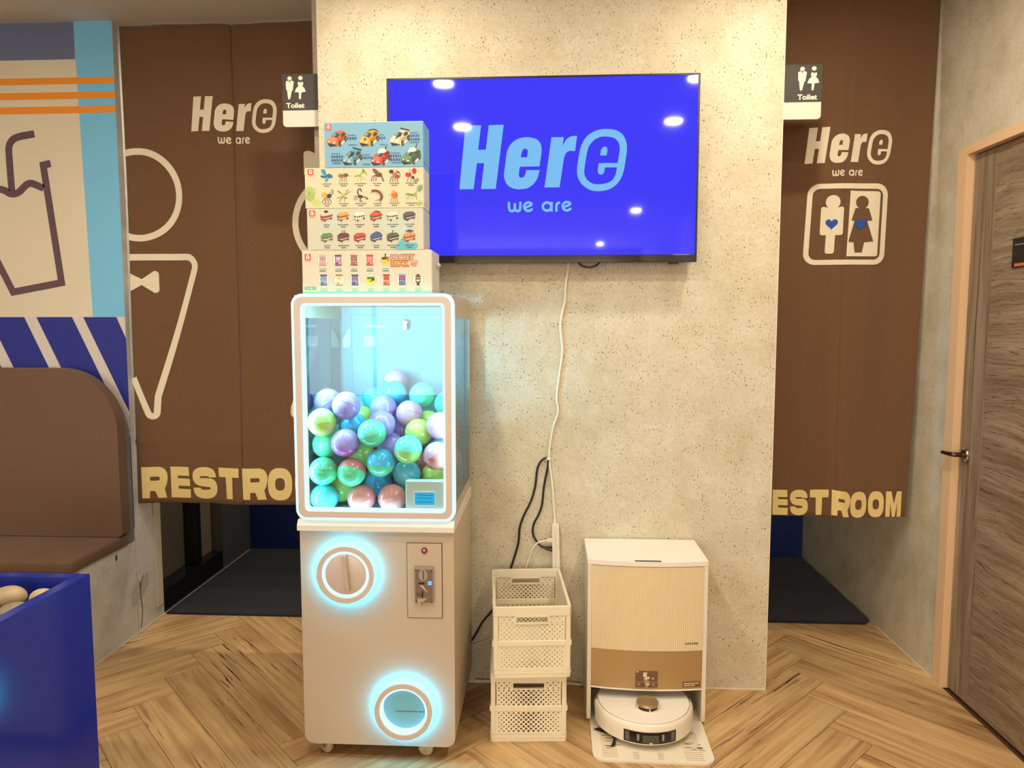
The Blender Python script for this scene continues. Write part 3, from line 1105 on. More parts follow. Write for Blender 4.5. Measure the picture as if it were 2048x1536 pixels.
# second figure, mostly hidden by the machine: bow, head ring, skirt
hx = -0.954
ring2 = arc(-0.930, 1.872, 0.205, 96.5, 263.5, 34) + arc(-0.930, 1.872, 0.176, 262.5, 97.5, 34)
obj('figure_head', dl([ring2]), M_CREAMPRINT, cl)
obj('figure_bow', dl([fillet([(-1.074, 2.075), (-1.074, 2.182), (-1.045, 2.182), (-0.955, 2.140), (-0.955, 2.098)], [0.01, 0.02, 0.02, 0, 0], 5)]), M_CREAMPRINT, cl)
obj('figure_skirt', dl([stroke([(-0.962, 1.560), (-1.148, 1.052)] + arc(-1.130, 1.033, 0.020, 160, 270, 8) + [(-0.955, 1.013)], 0.029, False)]), M_CREAMPRINT, cl)

cr = thing('restroom_curtain', 'narrow brown right curtain printed with a framed man and woman icon', 'curtain', (1.2, 2.98, 0.612), 'brown restroom curtains')


def xnar(x, z):
    t = min(1.0, max(0.0, (2.73 - z) / 2.1))
    return x - 0.030 * t * max(0.0, (x - 1.30) / 0.25) ** 1.5


cloth_panel('curtain_panel', 0.884, 1.2055, 0.612, 2.728, fyR, cr, xnar)
cloth_panel('curtain_panel', 1.1975, 1.552, 0.612, 2.728, lambda x, z: fyR(x, z) + 0.005 * max(0.0, 1 - (x - 1.1975) / 0.03), cr, xnar)
obj('curtain_rod', tube([(0.881, 3.016, 2.722), (1.5545, 3.016, 2.722)], 0.006, 8, smooth_n=1), M_WHITE, cr, True)
dr = lambda loops, bm=None: drape(loops, fyR, bm=bm)
put_logo(cr, dr, (1.0256, 1.91e-4, 2.254, -2.057e-4), (1.0392, 1.776e-4, 2.2656, -2.169e-4), M_CREAMPRINT)
for ch, g, dx in REST:
    lp = [[q for q in l] for l in xf(g, 0.8507, 2.627e-4, 0.7693, -2.9e-4, dx, 155)]
    lp = [[(xnar(p[0], p[1]) + 0.0, p[1]) for p in l] for l in lp]
    lp = [[(p[0], p[1] + 0.010 * math.exp(-((p[0] - 1.2) / 0.04) ** 2)) for p in l] for l in lp]
    obj('printed_letter', dr(lp), M_YELPRINT, cr)
IC = (1.0069, 2.606e-4, 2.0318, -2.620e-4)
fo = fillet([(205, 128), (1440, 128), (1420, 1378), (157, 1378)], 175, 8)
fi = fillet([(278, 205), (1360, 212), (1338, 1300), (238, 1300)], 105, 8)
obj('icon_frame', dr(xf([fo, fi], *IC)), M_CREAMPRINT, cr)
man = arc(578, 412, 108, 128, 412, 20) + fillet([(680, 482), (748, 482), (740, 920), (625, 920), (615, 1205), (480, 1205), (490, 920), (395, 920), (405, 482), (490, 482)], [0, 35, 40, 0, 35, 35, 0, 40, 35, 0], 5)[1:-1]
obj('icon_man', dr(xf([man], *IC)), M_CREAMPRINT, cr)
pan = fillet([(838, 240), (1318, 250), (1300, 1250), (805, 1250)], [0, 40, 40, 0], 6)
wom = arc(1030, 418, 100, 120, 420, 20) + [(1135, 508), (1200, 695), (1118, 708), (1225, 1020), (1080, 1035), (1048, 1192), (932, 1192), (910, 1035), (832, 1030), (832, 1000), (915, 708), (866, 695), (925, 508)]
obj('icon_woman_panel', dr(xf([pan, wom], *IC)), M_CREAMPRINT, cr)
heart = lambda cx, cy, s: [(cx + s * 16 * math.sin(t) ** 3 / 16, cy - s * (13 * math.cos(t) - 5 * math.cos(2 * t) - 2 * math.cos(3 * t) - math.cos(4 * t)) / 16) for t in [2 * PI * k / 30 for k in range(30)]]
M_HEART = mat('heart_blue', (34, 78, 168), 0.7)
obj('icon_heart', drape(xf([heart(567, 745, 92)], *IC), fyR, off=0.0032), M_HEART, cr)
obj('icon_heart', drape(xf([[(915, 690), (1115, 690), (1095, 760), (1040, 815), (1005, 838), (970, 820), (935, 775)]], *IC), fyR, off=0.0032), M_HEART, cr)

# ================================================================== TOILET SIGNS
def toilet_sign(xin, xout, label):
    """flag sign standing out from the side of the partition; xin at the wall, xout the free end"""
    s = 1 if xout > xin else -1
    cx = (xin + xout) / 2
    t = thing('toilet_sign', label, 'sign', (cx, 2.745, 2.19), 'projecting toilet signs')
    dk = [(xin, 2.2525), (xout, 2.2525), (xout, 2.388), (xin, 2.388)]
    lt = fillet([(xin, 2.190), (xout, 2.190), (xout, 2.252), (xin, 2.252)], [0, 0.014, 0, 0], 6)
    obj('dark_plate', prism([dk], 2.742, 2.748), mat('sign_charcoal', (66, 62, 58), 0.5), t)
    obj('white_plate', prism([lt], 2.742, 2.748), mat('sign_white', (226, 220, 204), 0.4), t)
    obj('bracket', box(min(xin, xin + s * 0.012), max(xin, xin + s * 0.012), 2.7485, 2.765, 2.20, 2.38), M_STEEL, t)
    u = 0.000343
    ix = xout - s * 0.051
    yy = 2.7412

    def F(px, py):   # figure drawing units, 6.4 px of the close view each
        return (ix + (px - 350) * u, 2.252 + (545 - py) * u * 0.92)
    mp_ = mat('sign_figures', (240, 234, 210), 0.5)
    b = prism([[F(*p) for p in circle(288, 165, 25, n=18)]], 2.7418, yy)
    obj('figure_head', b, mp_, t)
    obj('figure_man', prism([[F(*p) for p in [(243, 205), (262, 190), (275, 192), (288, 212), (302, 192), (318, 190), (336, 205), (322, 305), (312, 310), (290, 405), (278, 415), (266, 405), (256, 305), (246, 300)]]], 2.7418, yy), mp_, t)
    obj('figure_head', prism([[F(*p) for p in circle(412, 162, 25, n=18)]], 2.7418, yy), mp_, t)
    obj('figure_woman', prism([[F(*p) for p in [(388, 200), (400, 212), (424, 212), (440, 205), (444, 232), (432, 258), (455, 280), (470, 325), (420, 332), (412, 405), (400, 415), (390, 405), (392, 332), (342, 328), (362, 280), (388, 255), (378, 230)]]], 2.7418, yy), mp_, t)
    a = F(347, 487)
    obj('lettering', textbm('Toilet', a[0], a[1], yy, 0.026, 0.0009, width=0.072), mp_, t)


toilet_sign(-0.8735, -1.032, 'charcoal and white toilet sign at the left edge of the partition')
toilet_sign(0.8545, 1.011, 'charcoal and white toilet sign at the right edge of the partition')

# ================================================================== TELEVISION
tv = thing('television', 'wall mounted flat television showing a bright blue screen', 'television', (-0.03, 2.64, 1.652))
TX0, TX1, TZ0, TZ1 = -0.594, 0.537, 1.652, 2.3185
obj('back_shell', box(TX0 + 0.004, TX1 - 0.004, 2.612, 2.655, TZ0 + 0.004, TZ1 - 0.004, 0.006), M_BLACK, tv)
obj('wall_bracket', box(-0.25, 0.2, 2.6555, 2.679, 1.85, 2.15), M_STEEL, tv)
obj('bezel', ringprism(rrect(TX0, TX1, TZ0, TZ1, 0.003, 3), rrect(TX0 + 0.007, TX1 - 0.007, TZ0 + 0.028, TZ1 - 0.006, 0.001, 3), 2.606, 2.6118), M_BLACK, tv)
M_SCREEN = mat('screen_blue', (8, 8, 30), 0.04, spec=0.5, emit=(58, 54, 252), estr=0.95)
M_SLOGO = mat('screen_logo', (20, 40, 60), 0.04, spec=0.5, emit=(128, 200, 255), estr=0.85)
scr = obj('screen', box(TX0 + 0.007, TX1 - 0.007, 2.6085, 2.6115, TZ0 + 0.028, TZ1 - 0.006), M_SCREEN, tv)
obj('chin', box(TX0 + 0.001, TX1 - 0.001, 2.603, 2.6058, TZ0 + 0.001, TZ0 + 0.027, 0.001), mat('chin_gloss', (30, 26, 26), 0.06, spec=0.8), tv)
obj('sensor_foot', box(0.440, 0.472, 2.61, 2.63, TZ0 - 0.006, TZ0 + 0.002, 0.002), M_BLACK, tv)
pb = lambda loops, bm=None: prism(loops, 2.6086, 2.6082, bm=bm)
for nm, loops in LOGO.items():
    obj('logo_letter', pb(xf(loops, -0.3611, 3.368e-4, 2.1978, -3.292e-4)), M_SLOGO, scr)
for nm, shapes in WEARE.items():
    bm = None
    for s in shapes:
        bm = pb(xf([s], -0.3611, 3.368e-4, 2.1978, -3.292e-4), bm)
    obj('logo_small_letter', bm, M_SLOGO, scr)

# ================================================================== CAPSULE MACHINE
MX0, MX1, MF, MB_ = -0.792, -0.2965, 2.155, 2.642
mc = thing('capsule_machine', 'cream capsule toy machine on casters with glowing round dial and window', 'machine', ((MX0 + MX1) / 2, 2.4, 0))
b = prism([fillet([(MX0, 0.056), (MX1, 0.056), (MX1, 0.772), (MX0, 0.772)], [0.032, 0.032, 0.004, 0.004], 8)], MF, MB_)
obj('lower_cabinet', b, M_CASE, mc, 40)
# sill under the window
sl_ = [(MF - 0.016, 0.7725), (MF - 0.016, 0.789), (MF - 0.004, 0.806), (MB_ - 0.01, 0.806), (MB_ - 0.01, 0.7725)]
obj('sill', prism([sl_], MX0 - 0.003, MX1 + 0.003, axis='X'), mat('sill_white', (228, 224, 216), 0.3), mc)
# hollow upper cabinet
UZ0, UZ1 = 0.806, 1.516
side_o = fillet([(MF + 0.001, UZ0), (MB_, UZ0), (MB_, UZ1), (MF + 0.001, UZ1)], [0, 0, 0.055, 0], 10)
win = fillet([(2.232, 0.842), (2.628, 0.842), (2.628, 1.447), (2.232, 1.447)], 0.004, 3)
for xs in ((MX0 + 0.001, MX0 + 0.008), (MX1 - 0.008, MX1 - 0.001)):
    sd = obj('side_panel', prism([side_o, win], xs[0], xs[1], axis='X'), M_CASE, mc)
    xm = (xs[0] + xs[1]) / 2
    obj('side_pane', box(xm - 0.0015, xm + 0.0015, 2.2325, 2.6275, 0.8425, 1.4465), M_ACRYL if xm > -0.5 else M_ACRYL2, sd)
obj('roof_panel', box(MX0 + 0.0085, MX1 - 0.0085, MF + 0.001, MB_ - 0.05, 1.492, UZ1), M_CASE, mc)
M_INNER = mat('inner_white', (150, 172, 182), 0.4)
bp_ = obj('back_panel', box(MX0 + 0.0085, MX1 - 0.0085, 2.630, MB_ - 0.001, UZ0 + 0.001, 1.491), M_INNER, mc)
obj('back_door', box(-0.745, MX1 - 0.02, 2.6255, 2.6297, 0.83, 1.462, 0.001), M_INNER, bp_)
obj('chamber_floor', box(MX0 + 0.0085, MX1 - 0.0085, MF + 0.012, 2.6295, UZ0 + 0.0003, UZ0 + 0.002), M_INNER, mc)
hg = obj('hinge_plate', prism([[(-0.778, 1.339), (-0.752, 1.339), (-0.748, 1.352), (-0.748, 1.408), (-0.757, 1.408), (-0.778, 1.372)]], 2.6228, 2.625), mat('plate_white', (240, 240, 236), 0.4), mc)
lk = obj('cam_lock', lathe([(0.0, -0.020), (0.008, -0.020), (0.009, -0.016), (0.013, -0.015), (0.013, 0.0)], -0.537, 1.432, 2.6253, 20, axis='Y'), M_CHROME, mc, 40)
obj('lock_tongue', box(-0.544, -0.530, 2.608, 2.613, 1.405, 1.425, 0.001), M_CHROME, lk)
obj('paper_label', box(-0.698, -0.655, 2.6248, 2.6253, 1.343, 1.383), mat('label_paper', (244, 246, 244), 0.7), mc)
obj('paper_strip', prism([[(-0.696, 1.416), (-0.600, 1.412), (-0.64, 1.424), (-0.696, 1.425)]], 2.6248, 2.6253), MATS['label_paper'], mc)
# bezel: outer light strip, rose frame, inner light strip, pane
def fr_(o, r):
    return rrect(-0.7965 + o, -0.2885 - o, 0.807 + o, 1.5195 - o, max(r, 0.004), 8)


obj('outer_light_strip', ringprism(fr_(0.0, 0.034), fr_(0.0125, 0.024), MF - 0.014, MF), M_LED, mc)
obj('window_frame', ringprism(fr_(0.010, 0.026), fr_(0.029, 0.016), MF - 0.021, MF - 0.002), M_ROSE, mc)
obj('inner_light_strip', ringprism(fr_(0.0292, 0.016), fr_(0.0370, 0.012), MF - 0.016, MF + 0.006), M_LED, mc)
obj('front_pane', box(-0.760, -0.325, MF + 0.0065, MF + 0.0095, 0.842, 1.484), M_GLASS, mc)
obj('ceiling_light_bar', box(-0.755, -0.335, 2.185, 2.215, 1.4845, 1.4915), M_LEDIN, mc)
obj('side_light_bar', box(-0.7825, -0.7765, 2.172, 2.192, 1.225, 1.47), M_LEDSIDE, mc)
obj('side_light_bar', box(-0.312, -0.306, 2.172, 2.184, 0.94, 1.47), M_LEDIN, mc)
obj('side_light_bar', box(-0.7825, -0.7765, 2.172, 2.184, 0.83, 1.22), M_LEDIN, mc)  # lower left bar added out of sight to brighten the lower balls
obj('floor_light_bar', box(-0.755, -0.47, 2.168, 2.176, 0.8085, 0.8145), M_LEDIN, mc)
# coin counter box in the window corner
ct = obj('counter_box', box(-0.452, -0.327, 2.170, 2.200, 0.810, 0.930, 0.003), mat('counter_case', (214, 214, 200), 0.4), mc)
obj('counter_screen', box(-0.4225, -0.358, 2.168, 2.1699, 0.853, 0.894), mat('counter_lcd', (20, 60, 80), 0.1, emit=(40, 190, 235), estr=0.9), ct)
obj('counter_frame', ringprism(rrect(-0.425, -0.3555, 0.8505, 0.8965, 0.001, 2), rrect(-0.4225, -0.358, 0.853, 0.894, 0.001, 2), 2.1675, 2.1699), MATS['label_paper'], ct)
for zz in (0.862, 0.874, 0.884):
    obj('counter_text', box(-0.415, -0.365, 2.1675, 2.1679, zz, zz + 0.002), mat('lcd_ink', (10, 110, 170), 0.5), ct)

def annulus(cx, cz, r0, r1, y0, y1, n=56):
    return ringprism(circle(cx, cz, r1, n=n), circle(cx, cz, r0, n=n), y0, y1)


# dial
dx_, dz_ = -0.6395, 0.634
dl_ = obj('dial_ring', annulus(dx_, dz_, 0.0765, 0.0930, MF - 0.028, MF - 0.020), M_ROSE, mc, 40)
obj('dial_halo_strip', annulus(dx_, dz_, 0.088, 0.0960, MF - 0.0198, MF), M_LEDHALO, dl_, 40)
obj('dial_light_ring', annulus(dx_, dz_, 0.0665, 0.0763, MF - 0.022, MF - 0.002), M_LED, dl_, 40)
kn = obj('dial_face', lathe([(0.0, -0.024), (0.060, -0.024), (0.066, -0.021), (0.066, 0.0)], dx_, dz_, MF, 56, axis='Y'), M_ROSE, dl_, 40)
obj('dial_grip', prism([fillet([(-0.650, 0.694), (-0.641, 0.701), (-0.634, 0.701), (-0.632, 0.686), (-0.6235, 0.5895), (-0.632, 0.5895), (-0.638, 0.684), (-0.648, 0.683)], 0.0025, 3)], MF - 0.0245, MF - 0.044), M_CASE, kn, 40)
obj('dial_stop', box(-0.641, -0.624, MF - 0.030, MF - 0.0245, 0.585, 0.5885, 0.001), M_STEEL, kn)
# prize outlet
ox_, oz_ = -0.4585, 0.1895
pr = obj('outlet_ring', annulus(ox_, oz_, 0.0775, 0.0935, MF - 0.034, MF - 0.020), M_ROSE, mc, 40)
obj('outlet_halo_strip', annulus(ox_, oz_, 0.088, 0.0963, MF - 0.0198, MF), M_LEDHALO, pr, 40)
obj('outlet_light_ring', annulus(ox_, oz_, 0.0705, 0.0773, MF - 0.030, MF - 0.0005), M_LED, pr, 40)
od = obj('outlet_flap', lathe([(0.0, -0.004), (0.070, -0.004), (0.070, 0.0)], ox_, oz_, MF - 0.0003, 48, axis='Y'), mat('outlet_lit_blue', (120, 190, 210), 0.25), pr, 40)  # light from inside the chute is put into the flap colour
obj('flap_crease', box(-0.49, -0.394, MF - 0.0052, MF - 0.0044, 0.176, 0.1773), mat('crease_dark', (50, 90, 105), 0.5), od)
# coin panel
cp = obj('coin_panel', box(-0.4455, -0.3355, MF - 0.0035, MF - 0.0002, 0.4905, 0.7325, 0.0008), M_CASE, mc)
obj('panel_gap', ringprism(rrect(-0.4475, -0.3335, 0.4885, 0.7345, 0.001, 2), rrect(-0.4455, -0.3355, 0.4905, 0.7325, 0.001, 2), MF - 0.0012, MF + 0.0008), mat('gap_dark', (58, 40, 28), 0.6), cp)
obj('button_ring', annulus(-0.390, 0.711, 0.0052, 0.0098, MF - 0.0075, MF - 0.0036, 24), mat('button_red', (128, 26, 26), 0.35), cp, 40)
obj('button_core', lathe([(0.0, -0.006), (0.0035, -0.006), (0.005, -0.0045), (0.005, 0.0)], -0.390, 0.711, MF - 0.0036, 18, axis='Y'), M_STEEL, cp, 40)
ca = obj('coin_acceptor', prism([rrect(-0.4225, -0.3605, 0.540, 0.660, 0.005, 4)], MF - 0.010, MF - 0.0036), M_STEEL, cp, 40)
ya = MF - 0.0101
obj('acceptor_plate', prism([rrect(-0.4195, -0.3635, 0.543, 0.651, 0.002, 3)], ya - 0.0015, ya), mat('plate_bronze', (138, 120, 104), 0.38, metal=0.9), ca)
ya -= 0.0016
obj('slot_boss', prism([circle(-0.3925, 0.634, 0.0145, 0.0185, 28)], ya - 0.004, ya), M_STEEL, ca, 40)
obj('coin_slot', box(-0.3938, -0.3910, ya - 0.0046, ya - 0.0041, 0.620, 0.649), M_BLACK, ca)
obj('status_window', box(-0.408, -0.389, ya - 0.0008, ya, 0.603, 0.609, 0.0003), M_BLACK, ca)
obj('status_light', box(-0.378, -0.366, ya - 0.0008, ya, 0.602, 0.6065), mat('led_blue', (20, 60, 200), 0.3, emit=(60, 140, 255), estr=3.0), ca)
obj('status_light', box(-0.378, -0.366, ya - 0.0008, ya, 0.6085, 0.613), MATS['led_blue'], ca)
obj('arrow_mark', prism([[(-0.405, 0.600), (-0.395, 0.600), (-0.380, 0.578), (-0.3815, 0.577)]], ya - 0.0006, ya), mat('mark_lilac', (190, 168, 200), 0.4), ca)
obj('return_slot', prism([smoothloop([(-0.397, 0.584), (-0.3935, 0.575), (-0.3945, 0.562), (-0.398, 0.552), (-0.3995, 0.566)], 3)], ya - 0.0006, ya), M_BLACK, ca)
obj('key_ring', annulus(-0.4085, 0.5695, 0.0035, 0.0055, ya - 0.001, ya, 18), mat('ring_dark', (60, 50, 44), 0.4), ca)
obj('return_lever', prism([[(-0.411, 0.560), (-0.380, 0.561), (-0.393, 0.549), (-0.4005, 0.5485), (-0.4005, 0.538), (-0.409, 0.538)]], ya - 0.009, ya), M_CHROME, ca)
for sx_, sz_ in ((-0.4165, 0.648), (-0.3665, 0.648), (-0.4165, 0.546), (-0.3665, 0.546)):
    obj('screw', lathe([(0.0, -0.0012), (0.002, -0.001), (0.002, 0.0)], sx_, sz_, ya, 10, axis='Y'), mat('screw_dark', (58, 48, 42), 0.4, metal=0.6), ca)
# casters
M_WHEEL = mat('caster_tread', (196, 176, 140), 0.35)
for cx_, cy_, ang in ((-0.735, 2.200, 62), (-0.400, 2.200, 80), (-0.735, 2.595, 60), (-0.355, 2.595, -40)):
    cs = obj('caster', box(cx_ - 0.022, cx_ + 0.022, cy_ - 0.020, cy_ + 0.020, 0.0515, 0.0555, 0.001), M_STEEL, mc)
    rot = Matrix.Translation((cx_, cy_, 0)) @ Matrix.Rotation(R(ang), 4, 'Z')
    bm = lathe([(0.0, -0.009), (0.019, -0.009), (0.0245, -0.006), (0.0255, 0.0), (0.0245, 0.006), (0.019, 0.009), (0.0, 0.009)], 0.0, 0.0256, 0.0, 28, axis='X')
    bmesh.ops.transform(bm, matrix=rot, verts=bm.verts)
    wh = obj('wheel', bm, M_WHEEL, cs, 40)
    bm = None
    for s in (-1, 1):
        bm = prism([[(-0.012, 0.052), (0.012, 0.052), (0.010, 0.030), (0.005, 0.020), (-0.005, 0.020), (-0.010, 0.030)]], s * 0.0105, s * 0.0125, bm=bm, axis='X')
    bmesh.ops.transform(bm, matrix=rot, verts=bm.verts)
    obj('fork', bm, M_CHROME, cs)
    bm = lathe([(0.0, -0.014), (0.005, -0.014), (0.005, 0.014), (0.0, 0.014)], 0.0, 0.0256, 0.0, 14, axis='X')
    bmesh.ops.transform(bm, matrix=rot, verts=bm.verts)
    obj('axle', bm, M_STEEL, cs, 40)
    if ang == 62:
        obj('brake_lever', tube([(cx_ - 0.010, cy_ - 0.005, 0.034), (cx_ - 0.022, cy_ - 0.014, 0.036), (cx_ - 0.040, cy_ - 0.020, 0.046)], 0.0045, 8), M_CHROME, cs, True)

# ---- capsule balls
PAL = {'pink': (230, 160, 184), 'mint': (122, 214, 180), 'sky': (78, 184, 222), 'lilac': (190, 146, 212), 'purple': (150, 108, 184),
       'yellow': (210, 212, 98), 'lime': (188, 218, 104), 'green': (112, 210, 146), 'coral': (228, 128, 116), 'cyan': (108, 194, 206), 'magenta': (210, 114, 198), 'blue': (76, 172, 210)}
BM_ = {k: mat('shell_' + k, v, 0.16, spec=0.5, coat=0.3) for k, v in PAL.items()}
for k in BM_.values():
    pb_ = k.node_tree.nodes['Principled BSDF']
    pb_.inputs['Subsurface Weight'].default_value = 0.0
RB = 0.0463
HALF = {}


def half(col, up):
    if (col, up) in HALF:
        return HALF[(col, up)]
    n, mrows = 28, 9
    prof = [(RB * math.cos(R(90) * k / mrows), RB * math.sin(R(90) * k / mrows)) for k in range(mrows + 1)]
    if up:
        prof = [(RB * 0.992, -0.0002), (RB * 1.008, 0.0004), (RB * 1.008, 0.0016)] + prof[1:]
    else:
        prof = [(p[0], -p[1]) for p in prof]
        prof[0] = (RB * 0.992, -0.0004)
    bm = lathe(prof, 0, 0, 0, n)
    bmesh.ops.recalc_face_normals(bm, faces=bm.faces)
    me = bpy.data.meshes.new('upper_shell' if up else 'lower_shell')
    bm.to_mesh(me)
    bm.free()
    me.materials.append(BM_[col])
    for p in me.polygons:
        p.use_smooth = True
    HALF[(col, up)] = me
    return me


bm = lathe([(0.0, 0.0004), (0.0011, 0.0003), (0.0011, -0.0004)], 0, 0, 0, 8)
VENT = bpy.data.meshes.new('vent_hole')
bm.to_mesh(VENT)
bm.free()
VENT.materials.append(mat('vent_dark', (40, 30, 50), 0.6))


def ball(p, up, lo, rot, label, group, vents=True):
    t = thing('capsule_ball', label, 'capsule ball', p, group)
    t.rotation_euler = rot
    for nm, me in (('upper_shell', half(up, True)), ('lower_shell', half(lo, False))):
        o = bpy.data.objects.new(nm, me)
        C.objects.link(o)
        o.parent = t
    if vents:
        for az, el in ((-80, -38), (-112, -22)):
            d = Vector((math.cos(R(az)) * math.cos(R(el)), math.sin(R(az)) * math.cos(R(el)), math.sin(R(el))))
            o = bpy.data.objects.new('vent_hole', VENT)
            C.objects.link(o)
            o.parent = t
            o.location = d * RB
            o.rotation_euler = d.to_track_quat('Z', 'Y').to_euler()
    return t


VIS = [(-0.568, 2.564, 1.214), (-0.554, 2.479, 1.178), (-0.448, 2.461, 1.174), (-0.632, 2.522, 1.151), (-0.738, 2.299, 1.166), (-0.66, 2.247, 1.16), (-0.7, 2.578, 1.119), (-0.573, 2.397, 1.136), (-0.478, 2.378, 1.119), (-0.359, 2.459, 1.144), (-0.735, 2.225, 1.108), (-0.668, 2.46, 1.09), (-0.664, 2.333, 1.082), (-0.56, 2.316, 1.09), (-0.571, 2.225, 1.073), (-0.516, 2.449, 1.057), (-0.435, 2.315, 1.063), (-0.424, 2.443, 1.076), (-0.355, 2.276, 1.092), (-0.738, 2.273, 1.027), (-0.659, 2.225, 1.041), (-0.647, 2.375, 0.976), (-0.541, 2.362, 1.01), (-0.453, 2.225, 1.021), (-0.36, 2.235, 0.999), (-0.734, 2.225, 0.947), (-0.64, 2.225, 0.944), (-0.546, 2.235, 0.975), (-0.472, 2.295, 0.926), (-0.589, 2.375, 0.873), (-0.386, 2.341, 0.911), (-0.738, 2.244, 0.8545), (-0.708, 2.332, 0.864), (-0.613, 2.24, 0.8545), (-0.51, 2.235, 0.857), (-0.441, 2.415, 0.93), (-0.738, 2.367, 1.034)]
VC = [('pink', 'mint', 'two-tone pink and mint capsule ball at the very top of the heap'),
      ('sky', 'sky', 'sky blue capsule ball just under the topmost pink and mint one'),
      ('mint', 'mint', 'mint capsule ball standing clear at the upper right of the heap'),
      ('mint', 'cyan', 'pale mint capsule ball peeking out left of the high sky blue one'),
      ('purple', 'purple', 'deep purple capsule ball highest against the left window'),
      ('lilac', 'lilac', 'lilac capsule ball at the upper left beside the deep purple one'),
      ('cyan', 'mint', 'turquoise capsule ball peeking out behind the upper left lilac one'),
      ('lilac', 'lilac', 'lilac capsule ball directly below the high sky blue one'),
      ('pink', 'pink', 'soft pink capsule ball in the upper middle, left of the yellow ones'),
      ('mint', 'mint', 'mint capsule ball at the upper right, showing through the side window'),
      ('lime', 'yellow', 'lime yellow capsule ball pressed to the glass at the left edge'),
      ('yellow', 'yellow', 'yellow capsule ball showing only its top left of the heap centre'),
      ('sky', 'sky', 'sky blue capsule ball half covered by the central mint one'),
      ('lilac', 'lilac', 'lilac capsule ball right behind the central mint one'),
      ('mint', 'green', 'mint capsule ball pressed to the glass in the middle of the heap'),
      ('lilac', 'lilac', 'lilac capsule ball below the soft pink one'),
      ('yellow', 'lime', 'bright yellow capsule ball right of the middle of the heap'),
      ('yellow', 'yellow', 'pale yellow capsule ball behind the upper right pink one'),
      ('pink', 'pink', 'upper of the two pink capsule balls at the right window edge'),
      ('green', 'green', 'green capsule ball just below the lime yellow one at the left'),
      ('lilac', 'magenta', 'magenta and lilac capsule ball pressed to the glass left of centre'),
      ('lime', 'lime', 'lime capsule ball glimpsed below the magenta and lilac one'),
      ('lilac', 'lilac', 'lilac capsule ball glimpsed above the blue and green two-tone one'),
      ('mint', 'lime', 'mint capsule ball with lime underside pressed to the glass right of centre'),
      ('pink', 'coral', 'lower of the two pink capsule balls at the right window edge'),
      ('green', 'green', 'plain green capsule ball at the lower left window edge'),
      ('coral', 'green', 'green capsule ball with a coral top in the lower left'),
      ('sky', 'green', 'two-tone capsule ball, blue above and green below, low in the middle'),
      ('cyan', 'cyan', 'light blue capsule ball just above the left of the counter box'),
      ('blue', 'blue', 'blue capsule ball behind the two coral ones of the bottom row'),
      ('yellow', 'yellow', 'yellow capsule ball just above the counter box'),
      ('cyan', 'cyan', 'light blue capsule ball in the bottom left corner'),
      ('yellow', 'lime', 'yellow capsule ball low at the left between light blue and coral'),
      ('coral', 'coral', 'left one of the two coral capsule balls in the bottom row'),
      ('coral', 'coral', 'coral capsule ball in the bottom row next to the counter box'),
      ('coral', 'coral', 'coral capsule ball glimpsed behind the mint and lime one'),
      ('green', 'cyan', 'teal green capsule ball in shade at the left window')]
random.seed(11)
for i, (p, (u_, l_, lab)) in enumerate(zip(VIS, VC)):
    if i == 0:
        rt = (R(8), R(24), 0)
    elif i == 26:
        rt = (R(-38), R(10), 0)
    elif i in (27, 23):
        rt = (R(4), R(6), 0)
    else:
        rt = (R(random.uniform(-25, 25)), R(random.uniform(-35, 35)), R(random.uniform(-25, 25)))
    ball(p, u_, l_, rt, lab, 'capsule balls in the machine window')
FILL = [(-0.455, 2.566, 0.855), (-0.629, 2.48, 0.855), (-0.738, 2.571, 0.855), (-0.396, 2.463, 0.855), (-0.461, 2.361, 0.855), (-0.549, 2.533, 0.855), (-0.731, 2.447, 0.855), (-0.507, 2.448, 0.855), (-0.362, 2.572, 0.877), (-0.656, 2.571, 0.901), (-0.489, 2.51, 0.925), (-0.57, 2.459, 0.925), (-0.691, 2.472, 0.937), (-0.356, 2.483, 0.940), (-0.574, 2.55, 0.949), (-0.402, 2.559, 0.961), (-0.728, 2.57, 0.973), (-0.358, 2.386, 0.997), (-0.615, 2.489, 1.009), (-0.734, 2.473, 1.021), (-0.495, 2.54, 1.021), (-0.361, 2.514, 1.033), (-0.617, 2.577, 1.045)]
cols = list(PAL)
for i, p in enumerate(FILL):
    c1 = random.choice(cols)
    ball(p, c1, c1, (0, R(random.uniform(-40, 40)), 0), 'pastel capsule ball buried at the back of the heap', 'buried capsule balls', False)

# ================================================================== BOXES ON THE MACHINE
class Art:
    """flat print: coloured polygons stacked a hair apart on a front face at depth y"""
    def __init__(self, y):
        self.y = y
        self.k = 0
        self.bm = bmesh.new()
        self.cl = self.bm.loops.layers.color.new('Col')

    def poly(self, pts, col):
        yy = self.y - 0.00025 - self.k * 0.00003
        self.k += 1
        vs = [self.bm.verts.new((p[0], yy, p[1])) for p in pts]
        c = tuple(v / 255.0 for v in col) + (1.0,)
        for tr in tessellate_polygon([[Vector((p[0], p[1], 0)) for p in pts]]):
            if len(set(tr)) == 3:
                try:
                    f = self.bm.faces.new([vs[q] for q in tr])
                except ValueError:
                    continue
                for lp in f.loops:
                    lp[self.cl] = c

    def done(self, name, parent, label=None):
        for f in self.bm.faces:
            f.normal_update()
            if f.normal.y > 0:
                f.normal_flip()
        return obj(name, self.bm, M_PRINT, parent, norm=False, label=label)


def local(cx, cz, s, sz=None):
    sz = s if sz is None else sz
    return lambda pts: [(cx + p[0] * s, cz + p[1] * sz) for p in pts]


def dark(c, k=0.6):
    return tuple(int(v * k) for v in c)


def lite(c, k=0.4):
    return tuple(int(v + (255 - v) * k) for v in c)


